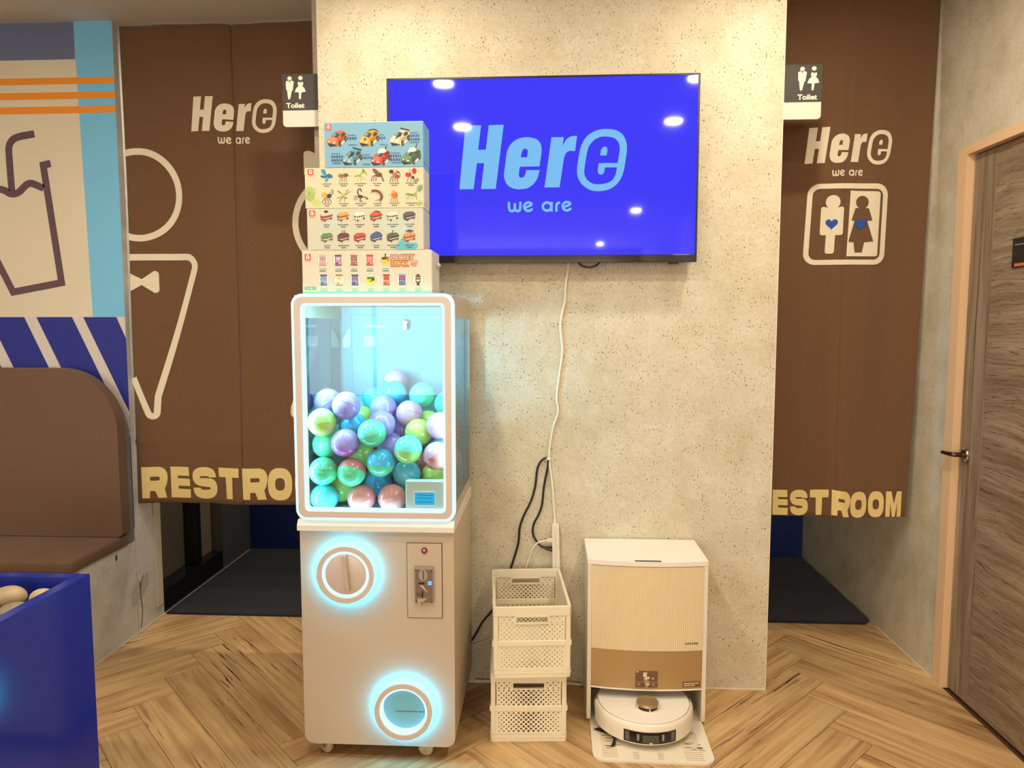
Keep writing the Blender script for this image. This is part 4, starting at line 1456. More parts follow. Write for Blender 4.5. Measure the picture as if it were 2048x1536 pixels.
def draw_car(A, cx, cz, s, c, style=0, flip=1):
    T0 = local(cx, cz, s)
    T = lambda pts: T0([(p[0] * flip, p[1]) for p in pts])
    A.poly(T([(0.0, -0.72), (0.35, -0.68), (1.0, -0.05), (0.9, 0.15), (0.2, -0.4)]), (238, 232, 214))
    A.poly(T([(-1.0, -0.15), (-0.6, 0.28), (-0.1, 0.72), (0.5, 0.80), (0.95, 0.58), (1.0, 0.15), (0.55, -0.25), (0.1, -0.68), (-0.75, -0.74), (-1.0, -0.5)]), c)
    A.poly(T([(-0.98, -0.18), (-0.62, 0.22), (0.05, 0.02), (-0.3, -0.4)]), lite(c, 0.25))
    A.poly(T([(-0.60, 0.24), (-0.15, 0.62), (0.30, 0.42), (0.02, 0.05)]), (58, 66, 78))
    A.poly(T([(-0.52, 0.26), (-0.20, 0.54), (-0.02, 0.46), (-0.3, 0.17)]), (140, 160, 170))
    A.poly(T([(0.36, 0.40), (0.62, 0.62), (0.86, 0.52), (0.80, 0.28), (0.45, 0.12)]), (66, 60, 60))
    A.poly(T([(0.08, -0.02), (0.16, -0.6), (0.98, 0.12), (0.92, 0.26)]), dark(c, 0.75))
    A.poly(T([(-1.0, -0.42), (-0.3, -0.55), (0.1, -0.70), (-0.75, -0.78)]), (44, 40, 42))
    A.poly(T([(-0.9, -0.25), (-0.7, -0.22), (-0.72, -0.34), (-0.92, -0.36)]), (250, 240, 200))
    A.poly(T([(-0.42, -0.36), (-0.16, -0.34), (-0.18, -0.46), (-0.44, -0.48)]), (250, 240, 200))
    for wx, wz in ((0.28, -0.52), (0.86, -0.02)):
        A.poly(T(circle(wx, wz, 0.15, 0.27, 14)), (36, 34, 36))
        A.poly(T(circle(wx + 0.02, wz, 0.07, 0.14, 10)), (120, 110, 100))
    if style == 1:      # roof rack and bonnet scoop
        A.poly(T([(-0.1, 0.80), (0.55, 0.92), (0.98, 0.66), (0.92, 0.60), (0.5, 0.82), (-0.05, 0.72)]), (50, 46, 40))
        A.poly(T([(-0.55, -0.05), (-0.3, 0.02), (-0.28, -0.16), (-0.5, -0.2)]), (40, 36, 34))
    if style == 2:      # rear wing
        A.poly(T([(0.05, 1.0), (0.95, 0.78), (0.98, 0.62), (0.08, 0.86)]), (34, 34, 38))
        A.poly(T([(-0.5, -0.1), (-0.2, 0.0), (0.2, 0.5), (0.0, 0.55)]), (44, 44, 50))
    if style == 3:      # pale roof with aerial
        A.poly(T([(-0.35, 0.42), (-0.1, 0.86), (0.4, 0.92), (0.62, 0.60), (0.3, 0.46)]), (236, 226, 208))
        A.poly(T([(0.42, 0.85), (0.62, 1.3), (0.66, 1.28), (0.52, 0.8)]), (30, 30, 34))


def draw_bus(A, cx, cz, s, c, roof, top=None):
    T = local(cx, cz, s, s * 0.95)
    A.poly(T(fillet([(-1.0, -0.35), (-0.55, -0.78), (0.95, -0.30), (1.0, 0.35), (0.65, 0.70), (-0.55, 0.62), (-0.98, 0.30)], 0.12, 3)), c)
    A.poly(T(fillet([(-0.98, 0.22), (-0.5, 0.02), (0.98, 0.34), (0.62, 0.72), (-0.55, 0.66)], 0.1, 3)), roof)
    A.poly(T([(-0.95, 0.16), (-0.58, 0.0), (-0.56, -0.30), (-0.92, -0.14)]), (70, 90, 104))
    for k in range(4):
        x = -0.42 + 0.33 * k
        A.poly(T([(x, -0.02 + 0.055 * k), (x + 0.24, 0.02 + 0.055 * k), (x + 0.24, -0.22 + 0.055 * k), (x, -0.28 + 0.055 * k)]), (62, 66, 74))
    A.poly(T([(-0.5, -0.36), (0.97, -0.02), (0.97, -0.10), (-0.5, -0.47)]), (240, 232, 214))
    A.poly(T([(-0.98, -0.36), (-0.56, -0.62), (-0.55, -0.78), (-0.96, -0.52)]), dark(c, 0.55))
    for wx, wz in ((-0.28, -0.70), (0.72, -0.36)):
        A.poly(T(circle(wx, wz, 0.15, 0.19, 12)), (38, 34, 34))
        A.poly(T(circle(wx, wz, 0.06, 0.08, 8)), (130, 120, 110))
    A.poly(T(circle(-0.85, -0.32, 0.05, 0.06, 8)), (252, 236, 160))
    if top == 'cap':
        A.poly(T([(-0.75, 0.95), (0.0, 1.25), (0.8, 0.98), (0.05, 0.70)]), (62, 84, 150))
    elif top == 'dome':
        A.poly(T(circle(-0.05, 0.78, 0.36, 0.22, 14)), (60, 52, 54))
    elif top == 'pole':
        A.poly(T([(-0.15, 0.6), (-0.05, 1.1), (0.2, 1.05), (0.22, 0.98), (0.02, 1.0), (-0.02, 0.6)]), (40, 40, 42))
    elif top == 'twin':
        for q in (-0.25, 0.1):
            A.poly(T([(q, 0.6), (q + 0.12, 1.15), (q + 0.22, 1.15), (q + 0.1, 0.6)]), (36, 34, 34))
    elif top == 'rack':
        A.poly(T([(-0.5, 0.62), (0.0, 0.95), (0.75, 0.72), (0.5, 0.55), (0.0, 0.72)]), (90, 80, 74))


def draw_bug(A, cx, cz, s, kind):
    T = local(cx, cz, s)
    K = (52, 38, 34)

    def legs(n, c, spread=0.9, w=0.07, z=-0.1):
        for k in range(n):
            x = -0.5 + 1.0 * k / max(1, n - 1)
            A.poly(T(stroke([(x * 0.5, z), (x * 0.9, z - 0.35), (x * 1.25 * spread - 0.05, z - 0.85)], w)), c)
    if kind == 'butterfly':
        A.poly(T(smoothloop([(-0.1, 0.0), (-0.55, 0.25), (-0.85, 0.9), (-0.3, 1.0), (0.0, 0.4)])), (58, 150, 200))
        A.poly(T(smoothloop([(0.0, 0.05), (0.5, 0.35), (1.0, -0.15), (0.5, -0.35), (0.1, -0.15)])), (44, 104, 150))
        A.poly(T(smoothloop([(-0.05, -0.05), (-0.9, 0.1), (-0.75, -0.25), (-0.25, -0.2)])), (36, 96, 140))
        A.poly(T(smoothloop([(0.0, -0.1), (0.35, -0.3), (0.15, -0.8), (-0.25, -0.85), (-0.15, -0.35)])), (66, 170, 210))
        A.poly(T(stroke([(-0.3, -0.3), (0.25, 0.25)], 0.12)), (30, 50, 70))
    elif kind == 'bee':
        legs(4, K)
        A.poly(T(circle(-0.35, 0.0, 0.5, 0.26, 18)), (196, 130, 60))
        A.poly(T(circle(0.35, 0.1, 0.42, 0.28, 18)), (120, 72, 46))
        for q in (-0.55, -0.25):
            A.poly(T(stroke([(q, -0.22), (q + 0.08, 0.22)], 0.1)), K)
        A.poly(T(stroke([(0.1, 0.2), (0.05, 1.0)], 0.1)), (210, 190, 150))
        A.poly(T(stroke([(0.1, 0.2), (-0.85, 0.45)], 0.08)), (180, 160, 130))
        A.poly(T(stroke([(0.7, 0.15), (1.0, -0.1)], 0.06)), K)
    elif kind == 'mantis':
        c = (150, 180, 62)
        A.poly(T(stroke([(-0.8, -0.1), (0.0, 0.1), (0.5, 0.7)], 0.22)), c)
        A.poly(T(circle(0.5, 0.75, 0.2, 0.24, 12)), (120, 150, 50))
        for q in ((-0.5, -0.9), (0.1, -1.0), (0.6, -0.6)):
            A.poly(T(stroke([(0.0, 0.0), (q[0] * 0.6, -0.3), q], 0.07)), c)
        A.poly(T(stroke([(0.4, 0.4), (0.85, 0.55), (1.0, 0.1)], 0.12)), (120, 150, 44))
    elif kind == 'spider':
        c = (112, 62, 52)
        for q in (-0.95, -0.6, -0.2, 0.9, 1.05):
            A.poly(T(stroke([(0.1, 0.1), (q * 0.7, -0.1), (q, -0.85)], 0.1)), (96, 48, 40))
        A.poly(T(circle(0.3, 0.1, 0.5, 0.35, 18)), c)
        A.poly(T(smoothloop([(-0.2, 0.1), (-0.7, 0.9), (-0.3, 1.0), (0.2, 0.6), (0.3, 0.2)])), (128, 78, 64))
    elif kind == 'ant':
        legs(4, K, 1.0, 0.1)
        A.poly(T(circle(-0.4, 0.55, 0.36, 0.3, 14)), (70, 44, 36))
        A.poly(T(circle(0.05, 0.15, 0.32, 0.24, 14)), (214, 110, 40))
        A.poly(T(circle(0.5, -0.2, 0.42, 0.3, 14)), (170, 76, 44))
        A.poly(T(stroke([(0.4, 0.2), (0.7, 0.6), (1.0, 0.0)], 0.09)), K)
        A.poly(T(stroke([(0.2, 0.2), (0.4, 0.7), (0.75, 0.3)], 0.09)), K)
    elif kind == 'ladybug':
        legs(3, K, 0.8, 0.08)
        A.poly(T(circle(-0.4, 0.05, 0.5, 0.36, 18)), (206, 54, 44))
        A.poly(T(circle(0.5, 0.6, 0.36, 0.44, 18)), (196, 50, 46))
        A.poly(T(circle(0.3, -0.35, 0.22, 0.22, 12)), (40, 34, 34))
        for q in ((-0.6, 0.15), (-0.3, -0.05), (0.5, 0.75), (0.6, 0.45), (-0.15, 0.2)):
            A.poly(T(circle(q[0], q[1], 0.08, 0.08, 8)), (40, 30, 30))
        A.poly(T(stroke([(-0.05, 0.4), (-0.2, 0.95)], 0.1)), (70, 120, 110))
    elif kind == 'beetle':
        legs(4, (44, 36, 32), 1.2, 0.1)
        A.poly(T(circle(-0.35, 0.2, 0.5, 0.4, 18)), (226, 176, 54))
        A.poly(T(circle(0.35, 0.05, 0.38, 0.3, 16)), (58, 50, 50))
        A.poly(T(stroke([(0.5, 0.1), (0.9, 0.4), (0.95, 0.8), (0.75, 1.0)], 0.11)), (48, 42, 42))
        A.poly(T(stroke([(0.4, 0.2), (0.6, 0.7)], 0.09)), (48, 42, 42))
    elif kind == 'dragonfly':
        A.poly(T(stroke([(-0.85, 0.75), (-0.35, 0.4)], 0.14)), (56, 48, 42))
        for a, b in (((0.1, 0.1), (0.7, 1.0)), ((0.1, 0.1), (1.05, 0.7)), ((-0.1, -0.05), (-1.0, -0.3)), ((-0.1, -0.1), (-0.7, -0.8))):
            A.poly(T(stroke([a, b], 0.12)), (130, 126, 104))
        A.poly(T(stroke([(-0.35, 0.4), (0.2, -0.1)], 0.26)), (186, 196, 62))
        A.poly(T(circle(0.3, -0.25, 0.2, 0.2, 12)), (170, 180, 50))
        A.poly(T(circle(0.42, -0.3, 0.09, 0.09, 8)), K)
        A.poly(T(stroke([(0.1, -0.2), (0.1, -0.9)], 0.06)), K)
    elif kind == 'scorpion':
        c = (78, 42, 42)
        A.poly(T(stroke(smoothloop([(-0.1, 0.0), (-0.4, 0.4), (-0.35, 0.9), (0.0, 1.05), (0.15, 0.7)], 3, False), 0.18)), (58, 40, 40))
        A.poly(T(circle(0.0, -0.1, 0.4, 0.26, 16)), c)
        A.poly(T(stroke([(0.2, -0.1), (0.7, -0.15), (1.0, -0.35)], 0.16)), (112, 52, 48))
        A.poly(T(circle(1.0, -0.4, 0.2, 0.14, 10)), (120, 54, 50))
        A.poly(T(stroke([(0.0, -0.3), (-0.1, -0.75), (0.25, -0.8)], 0.16)), (124, 60, 54))
        for q in (-0.9, -0.7, -0.45):
            A.poly(T(stroke([(-0.2, 0.0), (q, 0.0), (q - 0.1, -0.6)], 0.07)), c)
    elif kind == 'centipede':
        pts = smoothloop([(-0.75, 0.75), (-0.2, 0.75), (0.35, 0.5), (0.65, 0.0), (0.6, -0.5)], 4, False)
        for q in pts[::2]:
            A.poly(T(stroke([(q[0] - 0.1, q[1] - 0.1), (q[0] - 0.3, q[1] - 0.35)], 0.06)), (110, 54, 42))
            A.poly(T(stroke([(q[0] + 0.1, q[1] + 0.1), (q[0] + 0.28, q[1] + 0.2)], 0.06)), (110, 54, 42))
        A.poly(T(stroke(pts, 0.34)), (146, 74, 58))
        for q in pts[1::2]:
            A.poly(T(circle(q[0], q[1], 0.1, 0.1, 8)), (94, 46, 40))
        A.poly(T(stroke([(0.6, -0.5), (0.45, -0.95)], 0.08)), (60, 34, 30))
        A.poly(T(stroke([(0.6, -0.5), (-0.3, -0.7)], 0.07)), (110, 54, 42))
    elif kind == 'cicada':
        legs(4, (120, 66, 34), 0.8, 0.08)
        A.poly(T(circle(0.05, 0.1, 0.55, 0.5, 18)), (222, 128, 48))
        A.poly(T(circle(-0.1, 0.55, 0.3, 0.26, 14)), (232, 160, 60))
        for q in ((-0.15, 0.2), (0.2, 0.3), (0.15, -0.1), (0.4, 0.05)):
            A.poly(T(circle(q[0], q[1], 0.09, 0.09, 8)), (120, 56, 34))
        A.poly(T(stroke([(-0.4, 0.2), (-0.9, 0.1)], 0.06)), (120, 140, 120))
    elif kind == 'grasshopper':
        c = (150, 178, 60)
        A.poly(T(stroke([(-0.75, 0.2), (0.7, -0.05)], 0.3)), c)
        A.poly(T(stroke([(-0.6, 0.28), (0.4, 0.12)], 0.1)), K)
        A.poly(T(stroke([(0.0, 0.0), (0.7, 0.4), (0.85, -0.6)], 0.11)), (128, 154, 50))
        for q in (-0.7, -0.35, 0.2):
            A.poly(T(stroke([(q * 0.6, 0.0), (q, -0.7)], 0.06)), (140, 160, 60))
        A.poly(T(stroke([(0.7, 0.0), (0.9, 0.9)], 0.05)), (120, 120, 60))
        A.poly(T(stroke([(-0.7, 0.2), (-0.95, -0.5)], 0.06)), (150, 170, 60))


def draw_leaf(A, cx, cz, s, c, a, xa, xb):
    for k in range(-3, 4):
        q = R(a + k * 22)
        lp = stroke([(cx, cz), (cx + s * math.cos(q) * (1.15 - abs(k) * 0.1), cz + s * math.sin(q) * (1.15 - abs(k) * 0.1))], s * 0.26)
        lp = clip(clip(lp, -1, 0, -xa), 1, 0, xb)
        if len(lp) > 2:
            A.poly(lp, c)


def draw_gadget(A, cx, cz, s, i):
    sets = [((238, 140, 140), (150, 160, 190), (236, 196, 110)), ((150, 106, 150), (220, 180, 200), (96, 60, 100)), ((128, 92, 78), (160, 120, 100), (210, 96, 70)),
            ((214, 88, 84), (240, 150, 150), (200, 60, 60)), ((238, 200, 70), (60, 60, 60), (230, 130, 50)), ((90, 150, 190), (170, 140, 180), (60, 90, 120)),
            ((232, 224, 196), (220, 200, 110), (150, 110, 60)), ((84, 112, 160), (190, 100, 130), (60, 90, 130)), ((226, 220, 60), (70, 130, 90), (60, 70, 60)),
            ((220, 110, 70), (190, 80, 60), (150, 70, 60)), ((70, 90, 140), (200, 70, 90), (110, 150, 200)), ((70, 56, 60), (226, 150, 90), (150, 60, 60))]
    a, b, c = sets[i]
    T = local(cx, cz, s)
    A.poly(T(circle(0, 0, 1.0, 1.0, 26)), (140, 176, 160))
    A.poly(T(circle(0, 0, 0.93, 0.93, 26)), (246, 240, 222) if i < 5 else (226, 244, 238))
    if i in (4, 8):
        A.poly(T(circle(0, -0.05, 0.85, 0.82, 22)), a)
        A.poly(T(fillet([(-0.7, 0.1), (0.7, 0.1), (0.7, 0.55), (-0.7, 0.55)], 0.15, 3)), b)
        A.poly(T(circle(0.45, 0.1, 0.3, 0.3, 12)), c)
        A.poly(T([(-0.1, 0.3), (0.1, 0.3), (0.14, 1.15), (-0.14, 1.15)] if i == 4 else [(-0.3, -0.3), (0.3, -0.3), (0.3, -0.15), (-0.3, -0.15)]), (60, 50, 44))
    elif i == 11:
        A.poly(T([(-0.25, -1.05), (0.25, -1.05), (0.25, 1.0), (-0.25, 1.0)]), (60, 48, 52))
        A.poly(T(fillet([(-0.46, -0.55), (0.46, -0.55), (0.46, 0.75), (-0.46, 0.75)], 0.1, 3)), a)
        A.poly(T([(-0.32, 0.25), (0.32, 0.25), (0.32, 0.5), (-0.32, 0.5)]), b)
        A.poly(T([(-0.32, -0.35), (0.32, -0.35), (0.32, 0.05), (-0.32, 0.05)]), (230, 200, 170))
    else:
        A.poly(T(fillet([(-0.58, -0.95), (0.58, -0.95), (0.62, 0.2), (0.52, 0.95), (-0.52, 0.95), (-0.62, 0.2)], 0.12, 3)), a)
        A.poly(T([(-0.62, 0.72), (0.62, 0.72), (0.66, 1.0), (-0.66, 1.0)]), c)
        A.poly(T(fillet([(-0.42, 0.0), (0.42, 0.0), (0.42, 0.6), (-0.42, 0.6)], 0.08, 3)), b)
        A.poly(T([(-0.5, -0.3), (0.5, -0.3), (0.5, -0.12), (-0.5, -0.12)]), lite(a, 0.5))
        A.poly(T(circle(-0.25, -0.58, 0.16, 0.16, 10)), c)
        A.poly(T(circle(0.25, -0.58, 0.16, 0.16, 10)), lite(b, 0.4))
        A.poly(T([(-0.65, -0.98), (0.65, -0.98), (0.6, -0.84), (-0.6, -0.84)]), dark(c, 0.8))


def draw_caption(A, cx, cz, w, h, col, seed):
    rn = random.Random(seed)
    x = cx - w / 2
    while x < cx + w / 2:
        cw = h * rn.uniform(0.45, 0.75)
        A.poly([(x, cz - h / 2), (x + cw, cz - h / 2), (x + cw, cz + h / 2 * rn.uniform(0.5, 1)), (x, cz + h / 2)], col)
        x += cw + h * 0.28


def draw_badge(A, cx, cz, s):
    A.poly(rrect(cx - s, cx + s, cz - s, cz + s, s * 0.45, 5), (214, 74, 56))
    A.poly(rrect(cx - s * 0.56, cx + s * 0.56, cz - s * 0.62, cz + s * 0.5, s * 0.1, 3), (246, 232, 214))
    A.poly(stroke([(cx - s * 0.25, cz + s * 0.5), (cx - s * 0.2, cz + s * 0.85), (cx + s * 0.2, cz + s * 0.85), (cx + s * 0.25, cz + s * 0.5)], s * 0.14), (246, 232, 214))
    A.poly([(cx - s * 0.22, cz - s * 0.4), (cx - s * 0.04, cz - s * 0.4), (cx - s * 0.04, cz + s * 0.3), (cx - s * 0.22, cz + s * 0.3)], (214, 74, 56))
    A.poly([(cx - s * 0.04, cz + s * 0.14), (cx + s * 0.3, cz + s * 0.14), (cx + s * 0.3, cz + s * 0.3), (cx - s * 0.04, cz + s * 0.3)], (214, 74, 56))
    A.poly([(cx - s * 0.04, cz - s * 0.14), (cx + s * 0.18, cz - s * 0.14), (cx + s * 0.18, cz + 0.0), (cx - s * 0.04, cz + 0.0)], (214, 74, 56))
    A.poly([(cx - s, cz - s * 1.38), (cx + s, cz - s * 1.38), (cx + s, cz - s * 1.24), (cx - s, cz - s * 1.24)], (226, 120, 96))


BY = 2.19


def carton(label, x0, x1, z0, z1, front, yb, y0=BY):
    t = thing('toy_carton', label, 'box', ((x0 + x1) / 2, (y0 + yb) / 2, z0), 'cartons stacked on the capsule machine')
    obj('carton_body', box(x0, x1, y0, yb, z0, z1, 0.0012, 1), front, t)
    obj('closing_flap', box(x1 + 0.0002, x1 + 0.0012, y0 + 0.004, yb - 0.004, z0 + (z1 - z0) * 0.12, z1 - 0.002), front, t)
    return t


Bk = [(-0.699, -0.389), (-0.763, -0.389), (-0.760, -0.391), (-0.779, -0.366)]
k_ = BY / 2.2
def bz(z):
    return 1.42 + (z - 1.42) * k_


zc = [1.5165, 1.657, 1.7855, 1.9095, 2.047]
M_B1 = mat('carton_blue', (128, 182, 212), 0.5)
M_B2 = mat('carton_cream', (222, 212, 182), 0.5)
M_B3 = mat('carton_pale', (206, 206, 186), 0.5)
M_B4 = mat('carton_ivory', (216, 212, 192), 0.5)
c4 = carton('ivory carton of pocket arcade toys with a teal hem, lowest of the stack', -0.779 * k_ - 0.0, -0.366 * k_, zc[0], zc[1] - 0.0005, M_B4, 2.335)
c3 = carton('pale carton printed with buses and blue paint splashes, second from the bottom', -0.760 * k_, -0.391 * k_, zc[1], zc[2] - 0.0005, M_B3, 2.30)
c2_ = carton('cream carton printed with insects and green leaves, second from the top', -0.764 * k_, -0.389 * k_, zc[2], zc[3] - 0.0005, M_B2, 2.29)
c1 = carton('light blue carton printed with six toy cars, topmost of the stack', -0.699 * k_, -0.389 * k_, zc[3], zc[4], M_B1, 2.295)


def grid(x0, x1, z0, z1):
    return lambda u, v: (x0 + (x1 - x0) * u, z1 - (z1 - z0) * v)


# cars carton
g = grid(-0.699 * k_, -0.389 * k_, zc[3], zc[4])
A = Art(BY); p = g(0.045, 0.10); draw_badge(A, p[0], p[1], 0.0085); A.done('printed_badge', c1)
CARS = [(0.13, 0.36, (222, 104, 44), 0, 1), (0.455, 0.36, (226, 166, 40), 1, 1), (0.765, 0.36, (226, 206, 170), 2, 1), (0.28, 0.775, (90, 166, 186), 2, 1), (0.57, 0.79, (216, 66, 48), 3, 1), (0.875, 0.775, (70, 120, 66), 3, 1)]
for u, v, c, st, fl_ in CARS:
    A = Art(BY); p = g(u, v); draw_car(A, p[0], p[1], 0.031, c, st, fl_); A.done('printed_car', c1)
for q, (u, v, w) in enumerate([(0.285, 0.40, 0.030), (0.59, 0.40, 0.020), (0.905, 0.36, 0.032), (0.12, 0.80, 0.032), (0.425, 0.83, 0.030), (0.725, 0.80, 0.034)]):
    A = Art(BY); p = g(u, v)
    draw_caption(A, p[0] - 0.003, p[1] + 0.015, w * 0.8, 0.004, (60, 100, 130), q * 3)
    draw_caption(A, p[0], p[1] + 0.006, w, 0.0085, (52, 84, 140), q * 3 + 1)
    if q in (2, 3, 5):
        draw_caption(A, p[0], p[1] - 0.005, w, 0.0085, (52, 84, 140), q * 3 + 2)
    draw_caption(A, p[0], p[1] - 0.014, w * 0.8, 0.004, (60, 100, 130), q + 40)
    A.done('printed_caption', c1)
# insects carton
g = grid(-0.764 * k_, -0.389 * k_, zc[2], zc[3])
A = Art(BY); p = g(0.05, 0.10); draw_badge(A, p[0], p[1], 0.0095); A.done('printed_badge', c2_)
for r_, row in enumerate((['butterfly', 'bee', 'mantis', 'spider', 'ant', 'ladybug'], ['beetle', 'dragonfly', 'scorpion', 'centipede', 'cicada', 'grasshopper'])):
    for i, kd in enumerate(row):
        A = Art(BY); p = g(0.185 + 0.142 * i, 0.20 + 0.50 * r_); draw_bug(A, p[0], p[1], 0.0205, kd); A.done('printed_insect', c2_)
        A = Art(BY); p = g(0.185 + 0.142 * i, 0.395 + 0.49 * r_)
        draw_caption(A, p[0], p[1], 0.026 + 0.004 * ((i * 7) % 3), 0.0034, (86, 74, 60), i + r_ * 9)
        draw_caption(A, p[0], p[1] - 0.0062, 0.016, 0.0034, (70, 60, 50), i + r_ * 9 + 50)
        A.done('printed_caption', c2_)
for u, v, s, c, a in ((0.022, 0.66, 0.024, (176, 196, 112), 40), (0.03, 0.80, 0.020, (166, 188, 96), 62), (0.085, 0.93, 0.020, (196, 212, 130), 70), (0.985, 0.55, 0.014, (120, 160, 110), 150), (0.95, 0.36, 0.010, (140, 150, 110), 120), (0.97, 0.94, 0.012, (170, 196, 90), 110)):
    A = Art(BY); p = g(u, v); draw_leaf(A, p[0], p[1], s, c, a, g(0, 0)[0] + 0.001, g(1, 0)[0] - 0.001); A.done('printed_leaf', c2_)
# bus carton
g = grid(-0.760 * k_, -0.391 * k_, zc[1], zc[2])
for u0, u1, v0, v1 in ((0.12, 0.34, 0.02, 0.52), (0.62, 0.90, 0.12, 0.62)):
    a, b = g(u0, v1), g(u1, v0)
    A = Art(BY)
    A.poly(superell((a[0] + b[0]) / 2, (a[1] + b[1]) / 2, (b[0] - a[0]) / 2, (b[1] - a[1]) / 2, 2.2, 20), (196, 212, 198))
    A.done('printed_splash', c3)
A = Art(BY)
a, b = g(0.76, 0.985), g(0.945, 0.70)
A.poly(smoothloop([a, (a[0] + 0.02, b[1] - 0.002), (a[0] + 0.035, b[1]), (b[0] - 0.03, b[1] - 0.016), (b[0], a[1] + 0.018), (b[0] - 0.004, a[1]), (a[0] + 0.03, a[1] - 0.001)], 4), (104, 184, 200))
A.done('printed_splash', c3)
A = Art(BY - 0.0002); p = g(0.045, 0.11); draw_badge(A, p[0], p[1], 0.0095); A.done('printed_badge', c3)
BUS = [((206, 60, 50), (232, 206, 150), 'dome'), ((224, 144, 44), (236, 168, 70), None), ((232, 214, 190), (240, 232, 214), None), ((208, 70, 48), (220, 90, 60), 'rack'), ((222, 206, 170), (240, 228, 200), None), ((82, 74, 74), (100, 92, 90), None),
       ((150, 150, 110), (76, 150, 70), None), ((124, 66, 58), (104, 56, 50), 'twin'), ((186, 60, 46), (206, 76, 58), None), ((84, 92, 140), (62, 98, 170), 'rack'), ((74, 76, 60), (90, 104, 66), 'pole'), ((222, 120, 54), (230, 150, 90), 'cap')]
for i, (c, rf, tp) in enumerate(BUS):
    u, v = 0.170 + 0.142 * (i % 6), 0.19 + 0.50 * (i // 6)
    A = Art(BY - 0.0004); p = g(u, v); draw_bus(A, p[0], p[1], 0.0195, c, rf, tp); A.done('printed_bus', c3)
    A = Art(BY - 0.0004); p = g(u, v + 0.20)
    draw_caption(A, p[0], p[1], 0.020 + 0.007 * ((i * 5) % 3), 0.0034, (80, 84, 80), i + 100)
    draw_caption(A, p[0], p[1] - 0.0065, 0.015, 0.0034, (64, 60, 54), i + 130)
    A.done('printed_caption', c3)
# pocket toys carton
g = grid(-0.779 * k_, -0.366 * k_, zc[0], zc[1])
A = Art(BY)
a, b = g(0.0, 1.0), g(1.0, 0.915)
A.poly([a, (b[0], a[1]), b, (a[0], b[1])], (126, 218, 200))
A.done('printed_hem', c4)
for q in range(5):
    A = Art(BY); a, b = g(0.0, 0.915 - 0.045 * q), g(1.0, 0.915 - 0.045 * (q + 1))
    f_ = 0.42 * (1 - (q + 0.5) / 5)
    A.poly([a, (b[0], a[1]), b, (a[0], b[1])], tuple(int(w * (1 - f_) + h_ * f_) for w, h_ in zip((216, 212, 192), (168, 228, 216))))
    A.done('printed_fade', c4)
A = Art(BY - 0.0001); p = g(0.045, 0.15); draw_badge(A, p[0], p[1], 0.0100); A.done('printed_badge', c4)
for i in range(12):
    u, v = (0.160 + 0.1215 * i, 0.225) if i < 5 else (0.165 + 0.1215 * (i - 5), 0.66)
    A = Art(BY - 0.0001); p = g(u, v); draw_gadget(A, p[0], p[1], 0.0172, i); A.done('printed_toy', c4)
    A = Art(BY - 0.0001); p = g(u, v + 0.195)
    draw_caption(A, p[0], p[1] + 0.0008, 0.020, 0.0026, (120, 140, 120) if i < 5 else (120, 200, 190), i + 200)
    A.poly(rrect(p[0] - 0.0105, p[0] + 0.0105, p[1] - 0.0075, p[1] - 0.0035, 0.0019, 3), (76, 150, 124) if i < 5 else (130, 206, 196))
    A.done('printed_caption', c4)
p = g(0.062, 0.845)
A = Art(BY - 0.0001); A.poly(rrect(p[0] - 0.0185, p[0] + 0.0185, p[1] - 0.0052, p[1] + 0.0052, 0.005, 5), (74, 176, 160)); A.done('printed_pill', c4)
obj('printed_lettering', textbm('12 IN 1', p[0], p[1], BY - 0.0005, 0.009, 0.0002, width=0.027), mat('ink_white', (236, 246, 240), 0.5), c4)
a = g(0.79, 0.17)
obj('printed_logo_shadow', textbm('POCKET', a[0] - 0.006, a[1] + 0.0005, BY - 0.0004, 0.0235, 0.0024, width=0.076), mat('ink_brown', (150, 84, 60), 0.5), c4)
obj('printed_logo', textbm('POCKET', a[0] - 0.006, a[1] + 0.0005, BY - 0.0007, 0.0225, 0.0009, width=0.072), mat('ink_pink', (240, 170, 160), 0.5), c4)
obj('printed_logo_shadow', textbm('BLOCK', a[0] - 0.013, a[1] - 0.0185, BY - 0.0008, 0.0235, 0.0024, width=0.060), MATS['ink_brown'], c4)
obj('printed_logo', textbm('BLOCK', a[0] - 0.013, a[1] - 0.0185, BY - 0.0011, 0.0225, 0.0009, width=0.056), mat('ink_orange', (240, 160, 70), 0.5), c4)
A = Art(BY - 0.0012); T = local(a[0] + 0.030, a[1] - 0.016, 0.0115)
A.poly(T([(-1, -0.6), (-0.5, 0.7), (0.7, 0.95), (1.1, 0.4), (0.6, -0.9), (-0.2, -1.05)]), (228, 140, 120)); A.poly(T([(-0.5, 0.7), (0.7, 0.95), (0.9, 0.2), (-0.5, 0.1)]), (240, 186, 90))
A.done('printed_pocket', c4)
obj('plastic_hook', box(-0.366 * k_ + 0.0014, -0.366 * k_ + 0.012, 2.27, 2.30, 1.612, 1.622, 0.002), mat('clear_plastic', (214, 226, 222), 0.2), c4)

